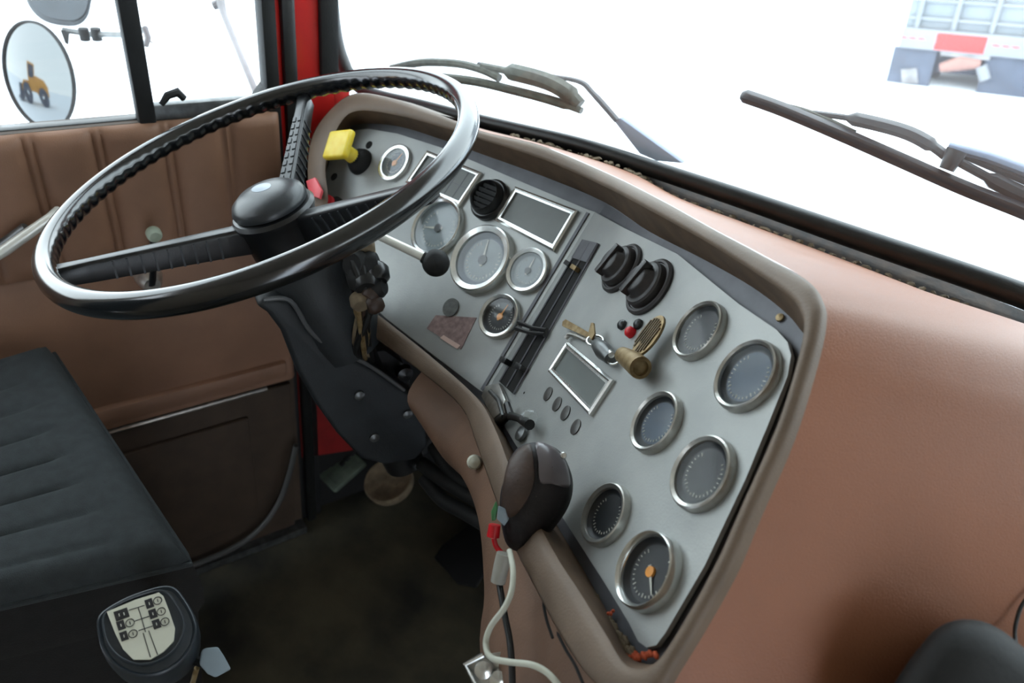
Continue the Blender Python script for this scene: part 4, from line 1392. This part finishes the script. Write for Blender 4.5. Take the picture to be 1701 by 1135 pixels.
# a round mirror turned about its upright axis, so it appears narrower than tall
turn = math.radians(55)
s_ = unit(s_ - v_ * (s_ @ v_))
up_ = np.cross(s_, v_)
up_ = up_ if up_[2] > 0 else -up_
mnn = unit(-v_ * math.cos(turn) - s_ * math.sin(turn))
ms = np.cross(up_, mnn)
rm = .112
rmir = thing('wing_mirror', 'round convex wing mirror on the left outside the door window', 'mirror', mc, 'wing mirrors')
rmir['label'] = 'round convex wing mirror outside the driver door window'
MB().lathe(mc, mnn, [(rm, .0), (rm, .006), (rm * .97, .008), (rm * .95, .004)], 48, up_).build('rim', 'blackmt', rmir)
MB().lathe(mc, mnn, [(rm * .97 * q_, .003 + .012 * (1 - q_ * q_)) for q_ in np.linspace(0, 1, 14)], 64, up_).build('mirror_face', 'mirror', rmir)
MB().lathe(mc, mnn, [(rm, 0), (rm * .9, -.006), (rm * .5, -.014), (0, -.016)], 48, up_).build('shell', 'mirback', rmir)
c2 = at(97, -40, 1.60)
umir = thing('wing_mirror', 'square grey wing mirror above the round one', 'mirror', c2, 'wing mirrors')
pts = [(42, -30), (43, 0), (60, 26), (85, 40), (125, 44), (145, 30), (152, 5), (156, -30), (158, -160), (45, -160)]
pp = [tuple(p[:2]) for p in smooth_path([(a, b_, 0.) for a, b_ in pts], 3, True)]
MB().prism([at(x, y, 1.60) for x, y in pp], unit(ray(97, 0)) * .035).build('shell', 'mirback', umir, bevel=.006)
ctr = np.array([99, -60])
MB().prism([at(ctr[0] + (x - ctr[0]) * .9, ctr[1] + (y - ctr[1]) * .9, 1.597) for x, y in pp], unit(ray(97, 0)) * .002).build('back_panel', 'mirback', umir)
arm = thing('mirror_arm', 'thin metal mirror bracket reaching from the cab to the wing mirrors', 'bracket', at(240, 55, 1.5))
MB().tube([at(106, 50, 1.60), at(150, 57, 1.57), at(205, 58, 1.5), at(242, 48, 1.4)], .006, 8).build('cross_tube', 'steel', arm)
MB().prism([at(x, y, 1.59) for x, y in ((100, 50), (116, 50), (114, 75), (108, 72))], unit(ray(110, 60)) * .02).build('clamp', 'blackmt', arm)
for x in (140, 160):
    MB().lathe(at(x, 57, 1.55), unit([0, 0, 1]), [(0, -.012), (.010, -.012), (.010, .012), (0, .012)], 12).build('clamp_bolt', 'blackmt', arm)
MB().tube([at(358, -60, 1.45), at(366, 0, 1.45), at(372, 25, 1.42), at(428, 160, 1.36)], [.007, .009, .0065, .0065], 8).build('upright_tube', 'tgrey', arm)
MB().tube([at(354, 10, 1.45), at(368, 4, 1.45)], [.008, .010], 8).build('clamp', 'tgrey', arm)
MB().tube([at(238, 60, 1.42), at(270, 82, 1.42), at(330, 118, 1.40), at(400, 162, 1.36)], .0022, 6).build('stay_wire', 'white', arm)
MB().tube([at(240, 45, 1.4), at(246, 62, 1.41), at(242, 76, 1.42)], .006, 8).build('clamp', 'tgrey', arm)

# --- parked truck in the snow
TY = 11.9
tr = thing('parked_truck', 'rear of a white parked truck standing in the snow beyond the windscreen', 'truck', (.2, TY, -1.2))


def ty(x, y, v=TY):
    r = ray(x, y)
    return CAM + r * v / r[1]


def tb(name, q, m, dy, y=TY, bevel=.01):
    return MB().prism([ty(x, yy, y) for x, yy in q], (0, dy, 0)).build(name, m, tr, bevel=bevel)


xl = ty(1500, 100)[0]
xr = xl + 2.5
def trect(name, x0, x1, z0, z1, m, y=0.0, dy=.1, bevel=.01, parent=None):
    return MB().box(((x0 + x1) / 2, TY + y + dy / 2, (z0 + z1) / 2), np.eye(3), ((x1 - x0) / 2, dy / 2, (z1 - z0) / 2)).build(name, m, parent or tr, bevel=bevel)


z_bar0, z_bar1 = ty(1500, 78)[2], ty(1500, 42)[2]
z_bot = ty(1500, 160)[2]
body = trect('body', xl - .02, xr, z_bar1, 3.2, 'tcurt', .05, 5.0)
for k in range(5):
    z = z_bar1 + .10 + k * .22
    trect('body_rib', xl, xr, z, z + .04, 'twhite', .0, .05, parent=body)
for k in range(6):
    x = xl + .1 + k * .44
    trect('body_post', x, x + .06, z_bar1, 3.2, 'twhite', -.02, .07, parent=body)
lb = trect('light_bar', xl - .02, xr, z_bar0, z_bar1, 'twhite', -.05, .2)
m = MB()
for x0 in (ty(1512, 60)[0], ty(1675, 60)[0]):
    for k in range(3):
        m.prism([(x0 + k * .11, TY - .055, z_bar0 + .14), (x0 + k * .11 + .07, TY - .055, z_bar0 + .14), (x0 + k * .11 + .10, TY - .055, z_bar1 - .13), (x0 + k * .11 + .03, TY - .055, z_bar1 - .13)], (0, .01, 0))
m.build('red_marks', 'tred', lb)
m = MB()
for k in range(5):
    x = ty(1578, 60)[0] + k * .10
    m.box((x, TY - .052, (z_bar0 + z_bar1) / 2), np.eye(3), (.02, .006, .05 if k % 2 else .035))
m.build('red_letters', mat('pale_red_letters', (226, 140, 140), .6), lb)
trect('mud_flap', xl - .08, ty(1556, 120)[0], z_bot, z_bar0, 'tdark', .0, .06)
trect('mud_flap', ty(1642, 120)[0], xr + .08, z_bot - .05, z_bar0, 'tdark', .0, .06)
trect('tail_light_panel', ty(1562, 90)[0], ty(1650, 90)[0], ty(1600, 102)[2], ty(1600, 72)[2], 'tred', -.06, .1)
trect('chassis', ty(1556, 120)[0], ty(1642, 120)[0], ty(1600, 150)[2], z_bar0, 'tdark', .3, 4)
trect('cross_beam', ty(1562, 120)[0], ty(1650, 120)[0], ty(1600, 112)[2], ty(1600, 103)[2], 'tgrey', -.04, .15)
MB().tube([ty(1566, 125), ty(1600, 122), ty(1632, 128)], [.06, .10, .06], 12).build('tow_hitch', mat('rusty_hitch', (150, 112, 104), .8), tr)
MB().tube([ty(1632, 132), ty(1634, 156)], .07, 12).build('exhaust_end', 'twhite', tr)
for x0, x1 in ((xl + .02, ty(1545, 150)[0]), (ty(1660, 150)[0], xr - .05)):
    for yy in (.4,):
        c = np.array([(x0 + x1) / 2, TY + yy + .35, -1.2 + .5])
        w = (x1 - x0) / 2
        MB().lathe(c - np.array([w, 0, 0]), (1, 0, 0), [(.2, 0), (.48, 0), (.5, .04), (.5, 2 * w - .04), (.48, 2 * w), (.2, 2 * w)], 32).build('wheel', 'tdark', tr)
MB().prism([ty(x, y, TY - .03) for x, y in ((1502, 118), (1528, 120), (1526, 146), (1500, 142))], (0, .02, 0)).build('flap_emblem', 'tgrey', tr)


# --- loader standing behind the cab on the driver's side (shows in the round mirror)
rv = v_ - 2 * (v_ @ mnn) * mnn
lc = mc + unit(rv * np.array([1, 1, 0])) * 16.0
lc[2] = -1.2
ld = thing('wheel_loader', 'yellow wheel loader standing in the snow, seen in the round wing mirror', 'loader', lc)
fx = unit(np.cross(rv * np.array([1, 1, 0]), [0, 0, 1.0]))
fy = unit(rv * np.array([1, 1, 0]))
AX = (fx, fy, np.array([0, 0, 1.0]))


def lp_(x, y, z):
    return lc + fx * x + fy * y + np.array([0, 0, z])


MB().prism([lp_(-1.9, -.5, .7), lp_(-.3, -.5, .7), lp_(-.3, -.5, 1.9), lp_(-1.5, -.5, 1.8), lp_(-1.9, -.5, 1.4)], fy * 1.0).build('engine_body', 'loader', ld, bevel=.05)
MB().box(lp_(.2, 0, 1.7), AX, (.5, .5, .9)).build('cab', 'loader', ld, bevel=.05)
MB().box(lp_(.2, -.51, 2.05), AX, (.38, .02, .4)).build('cab_window', 'tdark', ld)
MB().tube([lp_(.6, 0, 1.3), lp_(1.5, 0, 1.2), lp_(2.1, 0, .6)], .12, 10).build('lift_arm', 'loader', ld)
MB().prism([lp_(2.0, -.9, .1), lp_(2.8, -.9, .15), lp_(2.4, -.9, .4), lp_(2.2, -.9, 1.0), lp_(2.0, -.9, 1.0)], fy * 1.8).build('bucket', 'tdark', ld)
for x in (-1.1, 1.1):
    for y in (-.75, .45):
        MB().lathe(lp_(x, y, .6), fy, [(.2, 0), (.58, 0), (.62, .06), (.62, .26), (.58, .32), (.2, .32)], 28).build('wheel', 'tdark', ld)

# the cab stands slightly askew to the snow-covered yard: ground, truck and loader share the same slope
pv = Vector((xl, TY, z_bot))
RT = Matrix.Translation(pv) @ Matrix.Rotation(math.radians(-9), 4, 'Y') @ Matrix.Translation(-pv)
bpy.context.view_layer.update()
ld.scale = (1.5, 1.5, 1.5)
bpy.context.view_layer.update()
for o in (tr, gnd, ld):
    o.matrix_world = RT @ o.matrix_world
